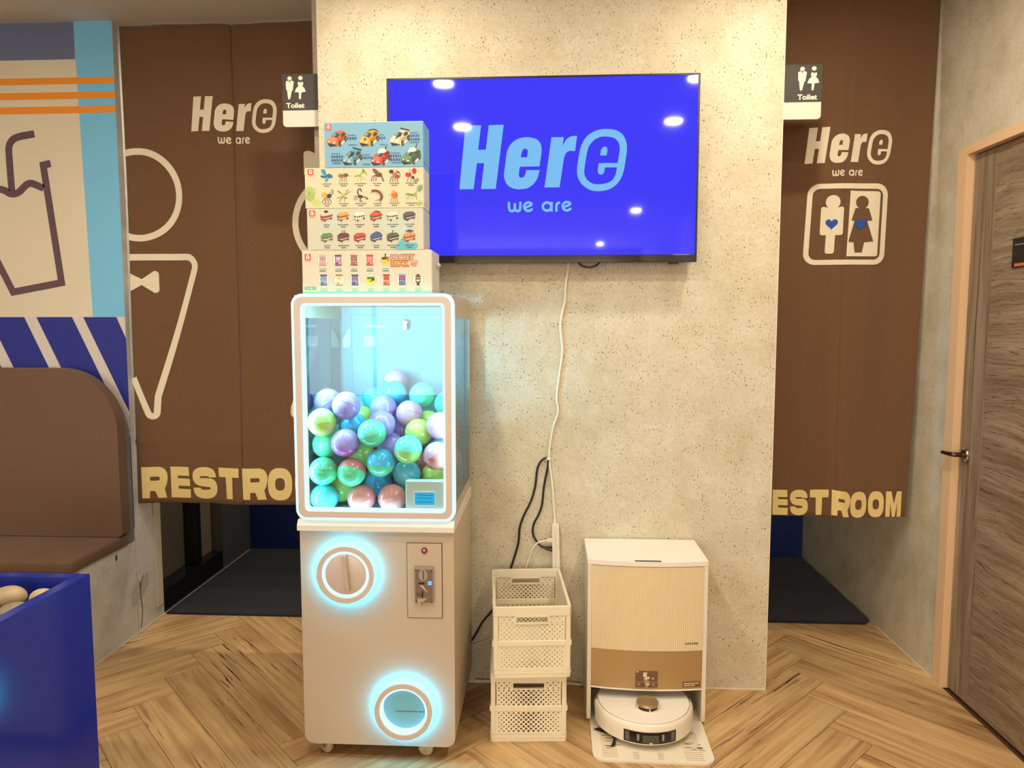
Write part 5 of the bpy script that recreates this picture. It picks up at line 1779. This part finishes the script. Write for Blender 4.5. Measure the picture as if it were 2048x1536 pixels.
# ================================================================== CABLES AND POWER STRIP
M_CABW = mat('cable_white', (232, 224, 206), 0.4)
M_CABK = mat('cable_black', (22, 22, 24), 0.4)
CYY = 2.6715
wc = [(0.075, 1.664), (0.074, 1.645), (0.063, 1.565), (0.062, 1.518), (0.045, 1.428), (0.053, 1.329), (0.043, 1.244), (0.032, 1.148), (0.038, 1.09), (0.017, 1.023), (0.004, 0.916), (0.016, 0.818), (0.024, 0.72), (0.028, 0.668)]
o = obj('power_cable', tube([(p[0], CYY + 0.002, p[1]) for p in wc], 0.0052, 10), M_CABW, None, True)
tag(o, 'wavy white cable running down the wall below the television', 'cable')
obj('cable_clip', box(-0.006, 0.011, CYY - 0.006, CYY + 0.008, 0.905, 0.914, 0.002), M_CABW, o)
bk_ = [(0.022, 0.557), (-0.002, 0.561), (-0.023, 0.566), (-0.043, 0.583), (-0.056, 0.608), (-0.058, 0.632), (-0.052, 0.657), (-0.034, 0.692), (-0.022, 0.73), (-0.015, 0.799), (-0.001, 0.875), (0.001, 0.905), (-0.004, 0.912), (-0.012, 0.911), (-0.027, 0.899), (-0.041, 0.868), (-0.049, 0.799), (-0.066, 0.74), (-0.092, 0.687), (-0.109, 0.635), (-0.114, 0.575), (-0.138, 0.491), (-0.175, 0.38), (-0.217, 0.302), (-0.255, 0.254), (-0.295, 0.182)]
o = obj('power_cable', tube([(p[0], CYY - 0.012 if i < 3 else CYY, p[1]) for i, p in enumerate(bk_)] + [(-0.33, 2.6685, 0.15)], 0.0042, 8), M_CABK, None, True)
tag(o, 'black power cable looped up the wall behind the crates', 'cable')
obj('plug', tube([(-0.010, CYY - 0.012, 0.5605), (0.0, CYY - 0.012, 0.5595), (0.021, CYY - 0.012, 0.556)], lambda t: 0.006 + 0.004 * t, 8, smooth_n=2), M_CABK, o, 40)
w2 = [(0.0, 0.594), (-0.009, 0.591), (-0.033, 0.585), (-0.054, 0.566), (-0.069, 0.527), (-0.081, 0.492), (-0.088, 0.45)]
o = obj('power_cable', tube([(p[0], CYY - 0.016, p[1]) for p in w2], 0.0034, 8), M_CABW, None, True)
tag(o, 'thin white cable hanging from the plug into the upper crate', 'cable')
obj('plug', box(-0.002, 0.0195, CYY - 0.024, CYY - 0.008, 0.586, 0.601, 0.003), M_CABW, o)
o = obj('power_strip', prism([fillet([(0.0215, 0.40), (0.0515, 0.40), (0.042, 0.654), (0.016, 0.654)][:2] + [(0.0435, 0.655), (0.0165, 0.655)], 0.003, 3)], 2.648, 2.678), M_CABW, None, 40)
tag(o, 'slim white power strip leaning upright against the wall behind the crate', 'power strip')
obj('centre_seam', box(0.0305, 0.0312, 2.6475, 2.6482, 0.43, 0.64), mat('seam_grey', (150, 140, 122), 0.6), o)
obj('cord_grip', tube([(0.028, CYY, 0.6555), (0.0275, CYY, 0.672)], 0.0062, 8, smooth_n=1), M_CABW, o, 40)
o = obj('power_cable', tube([(-0.30, 2.674, 0.155), (-0.25, 2.6735, 0.175), (-0.22, 2.674, 0.19)], 0.003, 6), M_CABW, None, True)
tag(o, 'short white cable crossing the wall between machine and crates', 'cable')
o = obj('power_cable', tube([(-0.29, 2.666, 0.016), (-0.2, 2.668, 0.012), (-0.05, 2.669, 0.012), (0.06, 2.667, 0.016), (0.135, 2.66, 0.012)], 0.0048, 8), M_CABW, None, True)
tag(o, 'white cable lying along the foot of the wall behind the crates', 'cable')
o = obj('power_cable', tube([(0.110, 2.63, 1.656), (0.122, 2.625, 1.642), (0.150, 2.624, 1.636), (0.175, 2.625, 1.643), (0.188, 2.63, 1.656)], 0.0035, 8), M_CABK, None, True)
tag(o, 'short black cable loop sagging below the television', 'cable')

# ================================================================== CRATES
def perf(w, h, cols, rows, rin, rout, t, bm=None, tr=None, skip=None):
    """perforated plate in x,z centred on x, from z=0, thickness t along y"""
    tmp = bmesh.new()
    cw, ch = w / cols, h / rows

    def plate(x0, x1, z0, z1, r):
        xm, zm = (x0 + x1) / 2, (z0 + z1) / 2
        if r <= 0:
            o_ = [(x0, z0), (x1, z0), (x1, z1), (x0, z1)]
            a = [tmp.verts.new((p[0], 0, p[1])) for p in o_]
            b_ = [tmp.verts.new((p[0], t, p[1])) for p in o_]
            tmp.faces.new(a)
            tmp.faces.new(list(reversed(b_)))
            return
        o_ = [(x1, zm), (x1, z1), (xm, z1), (x0, z1), (x0, zm), (x0, z0), (xm, z0), (x1, z0)]
        i_ = [(xm + r * math.cos(k * PI / 4), zm + r * math.sin(k * PI / 4)) for k in range(8)]
        A_ = [tmp.verts.new((p[0], 0, p[1])) for p in o_]
        B_ = [tmp.verts.new((p[0], 0, p[1])) for p in i_]
        C_ = [tmp.verts.new((p[0], t, p[1])) for p in o_]
        D_ = [tmp.verts.new((p[0], t, p[1])) for p in i_]
        for k in range(8):
            j = (k + 1) % 8
            tmp.faces.new((A_[k], A_[j], B_[j], B_[k]))
            tmp.faces.new((C_[k], D_[k], D_[j], C_[j]))
            tmp.faces.new((B_[k], B_[j], D_[j], D_[k]))
    for j in range(rows):
        z0 = j * ch
        off = 0.5 * (j % 2)
        n = cols - (j % 2)
        if off:
            plate(-w / 2, -w / 2 + cw / 2, z0, z0 + ch, 0)
            plate(w / 2 - cw / 2, w / 2, z0, z0 + ch, 0)
        for i in range(n):
            x0 = -w / 2 + (i + off) * cw
            u = abs((x0 + cw / 2) / (w / 2))
            plate(x0, x0 + cw, z0, z0 + ch, rin + (rout - rin) * u)
    if tr is not None:
        bmesh.ops.transform(tmp, matrix=tr, verts=tmp.verts)
    return join(bm, tmp)


def crate(label, loc, yaw):
    W, D, Ht = 0.131, 0.370, 0.2440
    t = thing('folding_crate', label, 'crate', (0, 0, 0), 'stacked folding crates')
    base = ringprism(rrect(-W, W, 0, D, 0.012, 4), rrect(-W + 0.006, W - 0.006, 0.006, D - 0.006, 0.007, 4), 0.0, 0.026, axis='Z')
    obj('base_rim', base, M_CRATE, t, 40)
    obj('base_ledge', ringprism(rrect(-W - 0.001, W + 0.001, -0.001, D + 0.001, 0.012, 4), rrect(-W + 0.004, W - 0.004, 0.004, D - 0.004, 0.008, 4), 0.014, 0.0175, axis='Z'), M_CRATE, t, 40)
    obj('floor_plate', box(-W + 0.006, W - 0.006, 0.006, D - 0.006, 0.006, 0.010), M_CRATE, t)
    # top rim with slanted lower lip
    rim = ringprism(rrect(-W, W, 0, D, 0.010, 4), rrect(-W + 0.010, W - 0.010, 0.010, D - 0.010, 0.006, 4), 0.213, Ht, axis='Z')
    bmesh.ops.bevel(rim, geom=[e for e in rim.edges if all(v.co.z > Ht - 1e-4 for v in e.verts)], offset=0.0018, segments=2, affect='EDGES')
    obj('top_rim', rim, M_CRATE, t, 40)
    # corner posts
    for sx in (-1, 1):
        for (ya, yb) in ((0.002, 0.022), (D - 0.022, D - 0.002)):
            xa, xb = sorted((sx * (W - 0.002), sx * (W - 0.018)))
            bm = box(xa, xb, ya, yb, 0.0265, 0.2125, 0.002)
            obj('corner_post', bm, M_CRATE, t)
            bm = box(min(sx * (W + 0.002), sx * (W - 0.003)), max(sx * (W + 0.002), sx * (W - 0.003)), ya, yb, 0.108, 0.126, 0.002)
            obj('hinge_knuckle', bm, M_CRATE, t)
    w = 2 * W - 0.042
    for yy, nm in ((0.004, 'front'), (D - 0.0065, 'back')):
        obj('perforated_panel', perf(w, 0.072, 13, 9, 0.0046, 0.0022, 0.0025, tr=Matrix.Translation((0, yy, 0.032))), M_CRATE, t, label=nm + ' lower panel with round holes')
        obj('perforated_panel', perf(w, 0.057, 13, 7, 0.0046, 0.0022, 0.0025, tr=Matrix.Translation((0, yy, 0.127))), M_CRATE, t, label=nm + ' upper panel with round holes')
        obj('panel_frame', ringprism([(-w / 2 - 0.004, 0.0268), (w / 2 + 0.004, 0.0268), (w / 2 + 0.004, 0.1065), (-w / 2 - 0.004, 0.1065)], [(-w / 2, 0.032), (w / 2, 0.032), (w / 2, 0.104), (-w / 2, 0.104)], yy - 0.001, yy + 0.0035), M_CRATE, t)
        obj('cross_bar', box(-w / 2 - 0.004, w / 2 + 0.004, yy - 0.003, yy + 0.004, 0.1068, 0.1268, 0.0025), M_CRATE, t)
        for s in (-1, 1):
            obj('handle_shoulder', perf(0.0545, 0.0285, 3, 3, 0.0026, 0.0024, 0.0025, tr=Matrix.Translation((s * 0.0835, yy, 0.1842))), M_CRATE, t)
        hf = obj('handle_frame', ringprism(rrect(-0.0575, 0.0575, 0.1845, 0.2135, 0.004, 4), rrect(-0.0525, 0.0525, 0.1895, 0.2085, 0.003, 4), yy - 0.0045, yy + 0.0045), M_CRATE, t, 40)
    for sx in (-1, 1):
        xx = sx * (W - 0.006)
        rot = Matrix.Translation((xx, D / 2, 0)) @ Matrix.Rotation(R(90), 4, 'Z')
        for z0, hh, rw in ((0.032, 0.072, 9), (0.129, 0.080, 9)):
            obj('perforated_panel', perf(D - 0.052, hh, 20, rw, 0.0044, 0.0022, 0.0025, tr=rot @ Matrix.Translation((0, 0, z0))), M_CRATE, t, label='side panel with round holes')
        obj('cross_bar', box(min(xx - 0.004, xx + 0.003), max(xx - 0.004, xx + 0.003), 0.022, D - 0.022, 0.1055, 0.1285, 0.0022), M_CRATE, t)
        obj('bottom_strip', box(min(xx - 0.003, xx + 0.003), max(xx - 0.003, xx + 0.003), 0.022, D - 0.022, 0.0265, 0.0318), M_CRATE, t)
        obj('top_strip', box(min(xx - 0.003, xx + 0.003), max(xx - 0.003, xx + 0.003), 0.022, D - 0.022, 0.2095, 0.2128), M_CRATE, t)
    t.location = loc
    t.rotation_euler = (0, 0, R(yaw))
    return t


crate('cream perforated folding crate standing on the floor, lower of the two', (-0.062, 2.288, 0.001), 3.6)
crate('empty cream perforated folding crate resting on top of the other crate', (-0.050, 2.256, 0.2465), 5.2)

# ================================================================== CLEANING DOCK
M_DOCK = mat('dock_white', (226, 216, 196), 0.36)
M_DOCKTOP = mat('dock_lid', (236, 230, 218), 0.3)
M_RIB = mat('dock_ribbed', (222, 204, 166), 0.38)
M_GOLD = mat('dock_gold', (176, 146, 100), 0.34, metal=0.35)
DX0, DX1, DF, DB = 0.143, 0.563, 2.425, 2.672
dk = thing('robot_dock', 'tall cream and gold self-cleaning station for the robot vacuum', 'docking station', (0.353, 2.55, 0))


def bul(x):
    u = (x - (DX0 + DX1) / 2) / ((DX1 - DX0) / 2)
    return DF - 0.020 * (1 - u * u)


def bowed(x0, x1, z0, z1, th, n=24, rib=0.0, pitch=0.0068):
    bm = bmesh.new()
    nn = n if not rib else int((x1 - x0) / pitch) * 6
    f0, f1, b0, b1 = [], [], [], []
    for k in range(nn + 1):
        x = x0 + (x1 - x0) * k / nn
        y = bul(x)
        e = 1.0 if not rib else min(1.0, 0.0 + (k / nn) * 12, (1 - k / nn) * 12)
        yy = y - rib * e * (0.5 + 0.5 * math.cos(2 * PI * (x - x0) / pitch)) if rib else y
        f0.append(bm.verts.new((x, yy, z0)))
        f1.append(bm.verts.new((x, yy, z1)))
        b0.append(bm.verts.new((x, y + th, z0)))
        b1.append(bm.verts.new((x, y + th, z1)))
    for k in range(nn):
        bm.faces.new((f0[k], f0[k + 1], f1[k + 1], f1[k]))
        bm.faces.new((b0[k + 1], b0[k], b1[k], b1[k + 1]))
        bm.faces.new((f1[k], f1[k + 1], b1[k + 1], b1[k]))
        bm.faces.new((f0[k + 1], f0[k], b0[k], b0[k + 1]))
    bm.faces.new((f0[0], f1[0], b1[0], b0[0]))
    bm.faces.new((f0[-1], b0[-1], b1[-1], f1[-1]))
    return bm


for s in (0, 1):
    x0, x1 = (DX0, DX0 + 0.014) if s == 0 else (DX1 - 0.014, DX1)
    obj('side_wall', prism([fillet([(DF - 0.002, 0.001), (DB, 0.001), (DB, 0.5815), (DF - 0.002, 0.5815)], [0.02, 0.004, 0.0, 0.0], 4)], x0, x1, axis='X'), M_DOCK, dk, 40)
obj('rear_wall', box(DX0 + 0.0145, DX1 - 0.0145, DB - 0.014, DB, 0.014, 0.5815), M_DOCK, dk)
obj('bay_roof', box(DX0 + 0.0145, DX1 - 0.0145, DF + 0.02, DB - 0.0145, 0.138, 0.150), M_DOCK, dk)
fp = obj('front_panel', bowed(DX0 + 0.0145, DX1 - 0.0145, 0.2765, 0.5800, 0.012, rib=0.0011), M_RIB, dk, 60)
gp_ = obj('gold_panel', bowed(DX0 + 0.0145, DX1 - 0.0145, 0.1365, 0.2755, 0.012), M_GOLD, dk, 60, label='brushed gold lower front panel')
obj('panel_lip', bowed(DX0 + 0.0145, DX1 - 0.0145, 0.1305, 0.1363, 0.014), M_DOCKTOP, dk, 60)
lid = [(DX0 - 0.001, DB), (DX0 - 0.001, DF)] + [(DX0 + (DX1 - DX0) * k / 20, bul(DX0 + (DX1 - DX0) * k / 20) - 0.002) for k in range(1, 20)] + [(DX1 + 0.001, DF), (DX1 + 0.001, DB)]
b = prism([lid], 0.5822, 0.5985, axis='Z')
bmesh.ops.bevel(b, geom=[e for e in b.edges if all(v.co.z > 0.598 for v in e.verts) and len(e.link_faces) == 2 and e.calc_face_angle(0) > 0.8], offset=0.004, segments=2, affect='EDGES')
ld = obj('lid', b, M_DOCKTOP, dk, 40)
obj('lid_grip', prism([fillet([(0.306, 2.409), (0.398, 2.409), (0.398, 2.4205), (0.306, 2.4205)], 0.005, 5)], 0.5986, 0.5992, axis='Z'), M_BLACK, ld)
obj('lid_seam', box(0.292, 0.412, 2.424, 2.4245, 0.5986, 0.5989), mat('seam_pale', (170, 164, 150), 0.5), ld)
onb = lambda d: (lambda x, z: (x, bul(x) - d, z))
obj('brand_lettering', textbm('DREAME', 0.509, 0.304, 0, 0.0085, 0.00035, spacing=1.25, width=0.046, fn=onb(0.0018)), mat('ink_dark', (60, 46, 34), 0.5), fp)


def on_panel(pts, d, c, name, m_, parent):
    bm = bmesh.new()
    vs = [bm.verts.new((p[0], bul(p[0]) - d, p[1])) for p in pts]
    bm.faces.new(vs)
    for f in bm.faces:
        f.normal_update()
        if f.normal.y > 0:
            f.normal_flip()
    return obj(name, bm, m_, parent, norm=False)


M_STK = mat('sticker_brown', (112, 78, 56), 0.45)
M_STKI = mat('sticker_icon', (226, 206, 170), 0.5)
stk = on_panel(rrect(0.313, 0.392, 0.1435, 0.2045, 0.005, 4), 0.0006, 0, 'guide_sticker', M_STK, gp_)
for pts in ([(0.340, 0.183), (0.352, 0.180), (0.352, 0.199), (0.340, 0.199)], [(0.345, 0.172), (0.361, 0.175), (0.363, 0.184), (0.347, 0.181)], [(0.370, 0.175), (0.378, 0.175), (0.378, 0.179), (0.370, 0.179)],
            rrect(0.348, 0.363, 0.1525, 0.1585, 0.001, 2), circle(0.352, 0.1475, 0.003, 0.0015, 10), circle(0.3195, 0.2005, 0.004, 0.0025, 10), [(0.316, 0.1625), (0.389, 0.1625), (0.389, 0.1632), (0.316, 0.1632)]):
    on_panel(pts, 0.0012, 0, 'sticker_icon', M_STKI, gp_)
for cx_, cz_ in ((0.324, 0.155), (0.376, 0.155)):
    on_panel(stroke([(cx_ - 0.004, cz_ - 0.003), (cx_ + 0.004, cz_ - 0.003), (cx_ + 0.0035, cz_ + 0.003), (cx_ - 0.003, cz_ + 0.003), (cx_ - 0.004, cz_ - 0.003)], 0.001, False), 0.0012, 0, 'sticker_icon', M_STKI, gp_)
on_panel(rrect(0.480, 0.543, 0.1435, 0.1645, 0.003, 3), 0.0006, 0, 'notice_sticker', M_STK, gp_)
for r_ in range(2):
    for k in range(8 - 2 * r_):
        x = 0.4845 + k * 0.0068
        z = 0.1555 - r_ * 0.0075
        on_panel([(x, z), (x + 0.0050, z), (x + 0.0050, z + 0.0045), (x, z + 0.0045)], 0.0012, 0, 'notice_text', M_STKI, gp_)
# ramp plate
rp_o = fillet([(0.158, 2.64), (0.154, 2.43), (0.152, 2.188), (0.549, 2.184), (0.552, 2.43), (0.548, 2.64)], [0, 0, 0.040, 0.040, 0, 0], 8)
rpl = obj('ramp_plate', prism([rp_o], 0.0008, 0.0085, axis='Z'), mat('ramp_cream', (230, 222, 202), 0.45), dk, 40)
for (xa, xb, ya, yb, st) in ((0.185, 0.235, 2.205, 2.40, 0.0105), (0.285, 0.305, 2.200, 2.236, 0.008), (0.365, 0.385, 2.200, 2.236, 0.008), (0.455, 0.515, 2.200, 2.39, 0.0105)):
    bm = None
    y = ya
    while y < yb:
        bm = box(xa, xb, y, y + 0.0018, 0.0086, 0.0098, bm=bm)
        y += st
    obj('tread_ribs', bm, mat('tread_shade', (196, 182, 150), 0.5), rpl)
M_SMUDGE = mat('ramp_dirt', (92, 74, 52), 0.8)
random.seed(5)
bm = None
for k in range(26):
    x = random.choice((random.uniform(0.19, 0.23), random.uniform(0.45, 0.51)))
    y = random.uniform(2.25, 2.37)
    bm = box(x, x + random.uniform(0.008, 0.022), y, y + 0.0016, 0.0099, 0.0102, bm=bm)
obj('dirt_marks', bm, M_SMUDGE, rpl)

# ================================================================== ROBOT VACUUM
RX, RY, RZ, RR = 0.342, 2.412, 0.0095, 0.172
rv = thing('robot_vacuum', 'round white robot vacuum parked in the dock with a gold turret', 'robot vacuum', (RX, RY, RZ))
M_ROB = mat('robot_white', (230, 220, 200), 0.3)
obj('body', lathe([(0.0, 0.008), (RR - 0.03, 0.008), (RR - 0.008, 0.016), (RR - 0.003, 0.03), (RR - 0.003, 0.076), (RR - 0.010, 0.086), (0.0, 0.087)], RX, RY, RZ, 72), M_ROB, rv, 40)
obj('bumper', lathe([(RR - 0.010, 0.018), (RR, 0.022), (RR + 0.001, 0.05), (RR, 0.078), (RR - 0.006, 0.0865), (RR - 0.0105, 0.088), (RR - 0.011, 0.080)], RX, RY, RZ, 60, a0=178, a1=362), M_ROB, rv, 40)
obj('groove', lathe([(RR - 0.0115, 0.0868), (RR - 0.0115, 0.0876), (RR - 0.0128, 0.0876), (RR - 0.0128, 0.0868)], RX, RY, RZ, 72), mat('groove_tan', (150, 124, 88), 0.5), rv)
obj('top_cover', lathe([(0.0, 0.0895), (RR - 0.020, 0.0893), (RR - 0.013, 0.0885), (RR - 0.0128, 0.0870)], RX, RY, RZ, 72), M_DOCKTOP, rv, 40)
for a in (-8, 188):
    q = R(a)
    obj('bumper_end', box(RX + (RR - 0.006) * math.cos(q) - 0.004, RX + (RR - 0.006) * math.cos(q) + 0.004, RY + RR * math.sin(q) + 0.016, RY + RR * math.sin(q) + 0.028, RZ + 0.080, RZ + 0.0905, 0.001), mat('bumper_grey', (120, 116, 106), 0.4), rv)
tx, ty = 0.349, 2.354
tu = obj('turret', lathe([(0.042, 0.0), (0.041, 0.004), (0.0350, 0.0045), (0.0, 0.0045)], tx, ty, RZ + 0.0892, 40), M_ROB, rv, 40)
obj('turret_slot', lathe([(0.0355, 0.0046), (0.0355, 0.0150)], tx, ty, RZ + 0.0892, 40), M_BLACK, tu)
for a in (200, 275, 340, 60, 130):
    q = R(a)
    obj('turret_post', box(tx + 0.0366 * math.cos(q) - 0.0018, tx + 0.0366 * math.cos(q) + 0.0018, ty + 0.0366 * math.sin(q) - 0.0018, ty + 0.0366 * math.sin(q) + 0.0018, RZ + 0.0945, RZ + 0.1035), M_ROB, tu)
obj('turret_cap', lathe([(0.0, 0.0135), (0.0365, 0.0135), (0.038, 0.0150), (0.038, 0.0220), (0.0365, 0.0240), (0.034, 0.0245), (0.0, 0.0245)], tx, ty, RZ + 0.0892, 44), mat('turret_gold', (182, 158, 118), 0.34, metal=0.7), tu, 40)


def band(a0, a1, z0, z1, d, name, m_, parent, n=24):
    bm = bmesh.new()
    lo_, hi_ = [], []
    for k in range(n + 1):
        q = R(a0 + (a1 - a0) * k / n)
        lo_.append(bm.verts.new((RX + (RR + d) * math.cos(q), RY + (RR + d) * math.sin(q), RZ + z0)))
        hi_.append(bm.verts.new((RX + (RR + d) * math.cos(q), RY + (RR + d) * math.sin(q), RZ + z1)))
    for k in range(n):
        bm.faces.new((lo_[k], lo_[k + 1], hi_[k + 1], hi_[k]))
    return obj(name, bm, m_, parent, True, norm=False)


sw = band(241, 301, 0.026, 0.066, 0.0018, 'sensor_window', mat('sensor_black', (18, 18, 22), 0.12), rv)
band(243, 247.5, 0.030, 0.062, 0.0024, 'sensor_end', mat('sensor_grey', (96, 90, 82), 0.3), sw, 4)
band(294.5, 299, 0.030, 0.062, 0.0024, 'sensor_end', MATS['sensor_grey'], sw, 4)
band(256, 258.5, 0.036, 0.058, 0.0024, 'sensor_lamp', mat('sensor_lens', (150, 146, 136), 0.25), sw, 3)
band(283.5, 286, 0.036, 0.058, 0.0024, 'sensor_lamp', MATS['sensor_lens'], sw, 3)
band(262, 280, 0.030, 0.056, 0.0024, 'camera_glass', mat('sensor_glass', (84, 80, 66), 0.08), sw, 10)
band(269.5, 273, 0.0275, 0.031, 0.003, 'pale_dash', mat('sensor_pale', (240, 230, 210), 0.2), sw, 4)  # small pale dash low on the sensor window
band(184, 187, 0.030, 0.066, 0.0018, 'side_vent', M_BLACK, rv, 3)
brm = mat('brush_black', (34, 30, 30), 0.7)
br = obj('side_brush', lathe([(0.0, 0.0006), (0.012, 0.0006), (0.012, 0.006), (0.0, 0.007)], 0.236, 2.318, RZ, 18), brm, rv)
for q, (ex, ey) in enumerate(((0.172, 2.362), (0.222, 2.258), (0.30, 2.35))):
    for k in range(6):
        s = (k - 2.5) * 0.003
        obj('bristle', tube([(0.236, 2.318, RZ + 0.005), ((0.236 + ex) / 2 + s * 0.5, (2.318 + ey) / 2 + s * 0.5, RZ + 0.0045), (ex + s, ey + s * 0.6, RZ + 0.0028)], 0.0011, 5, smooth_n=3), brm, br)
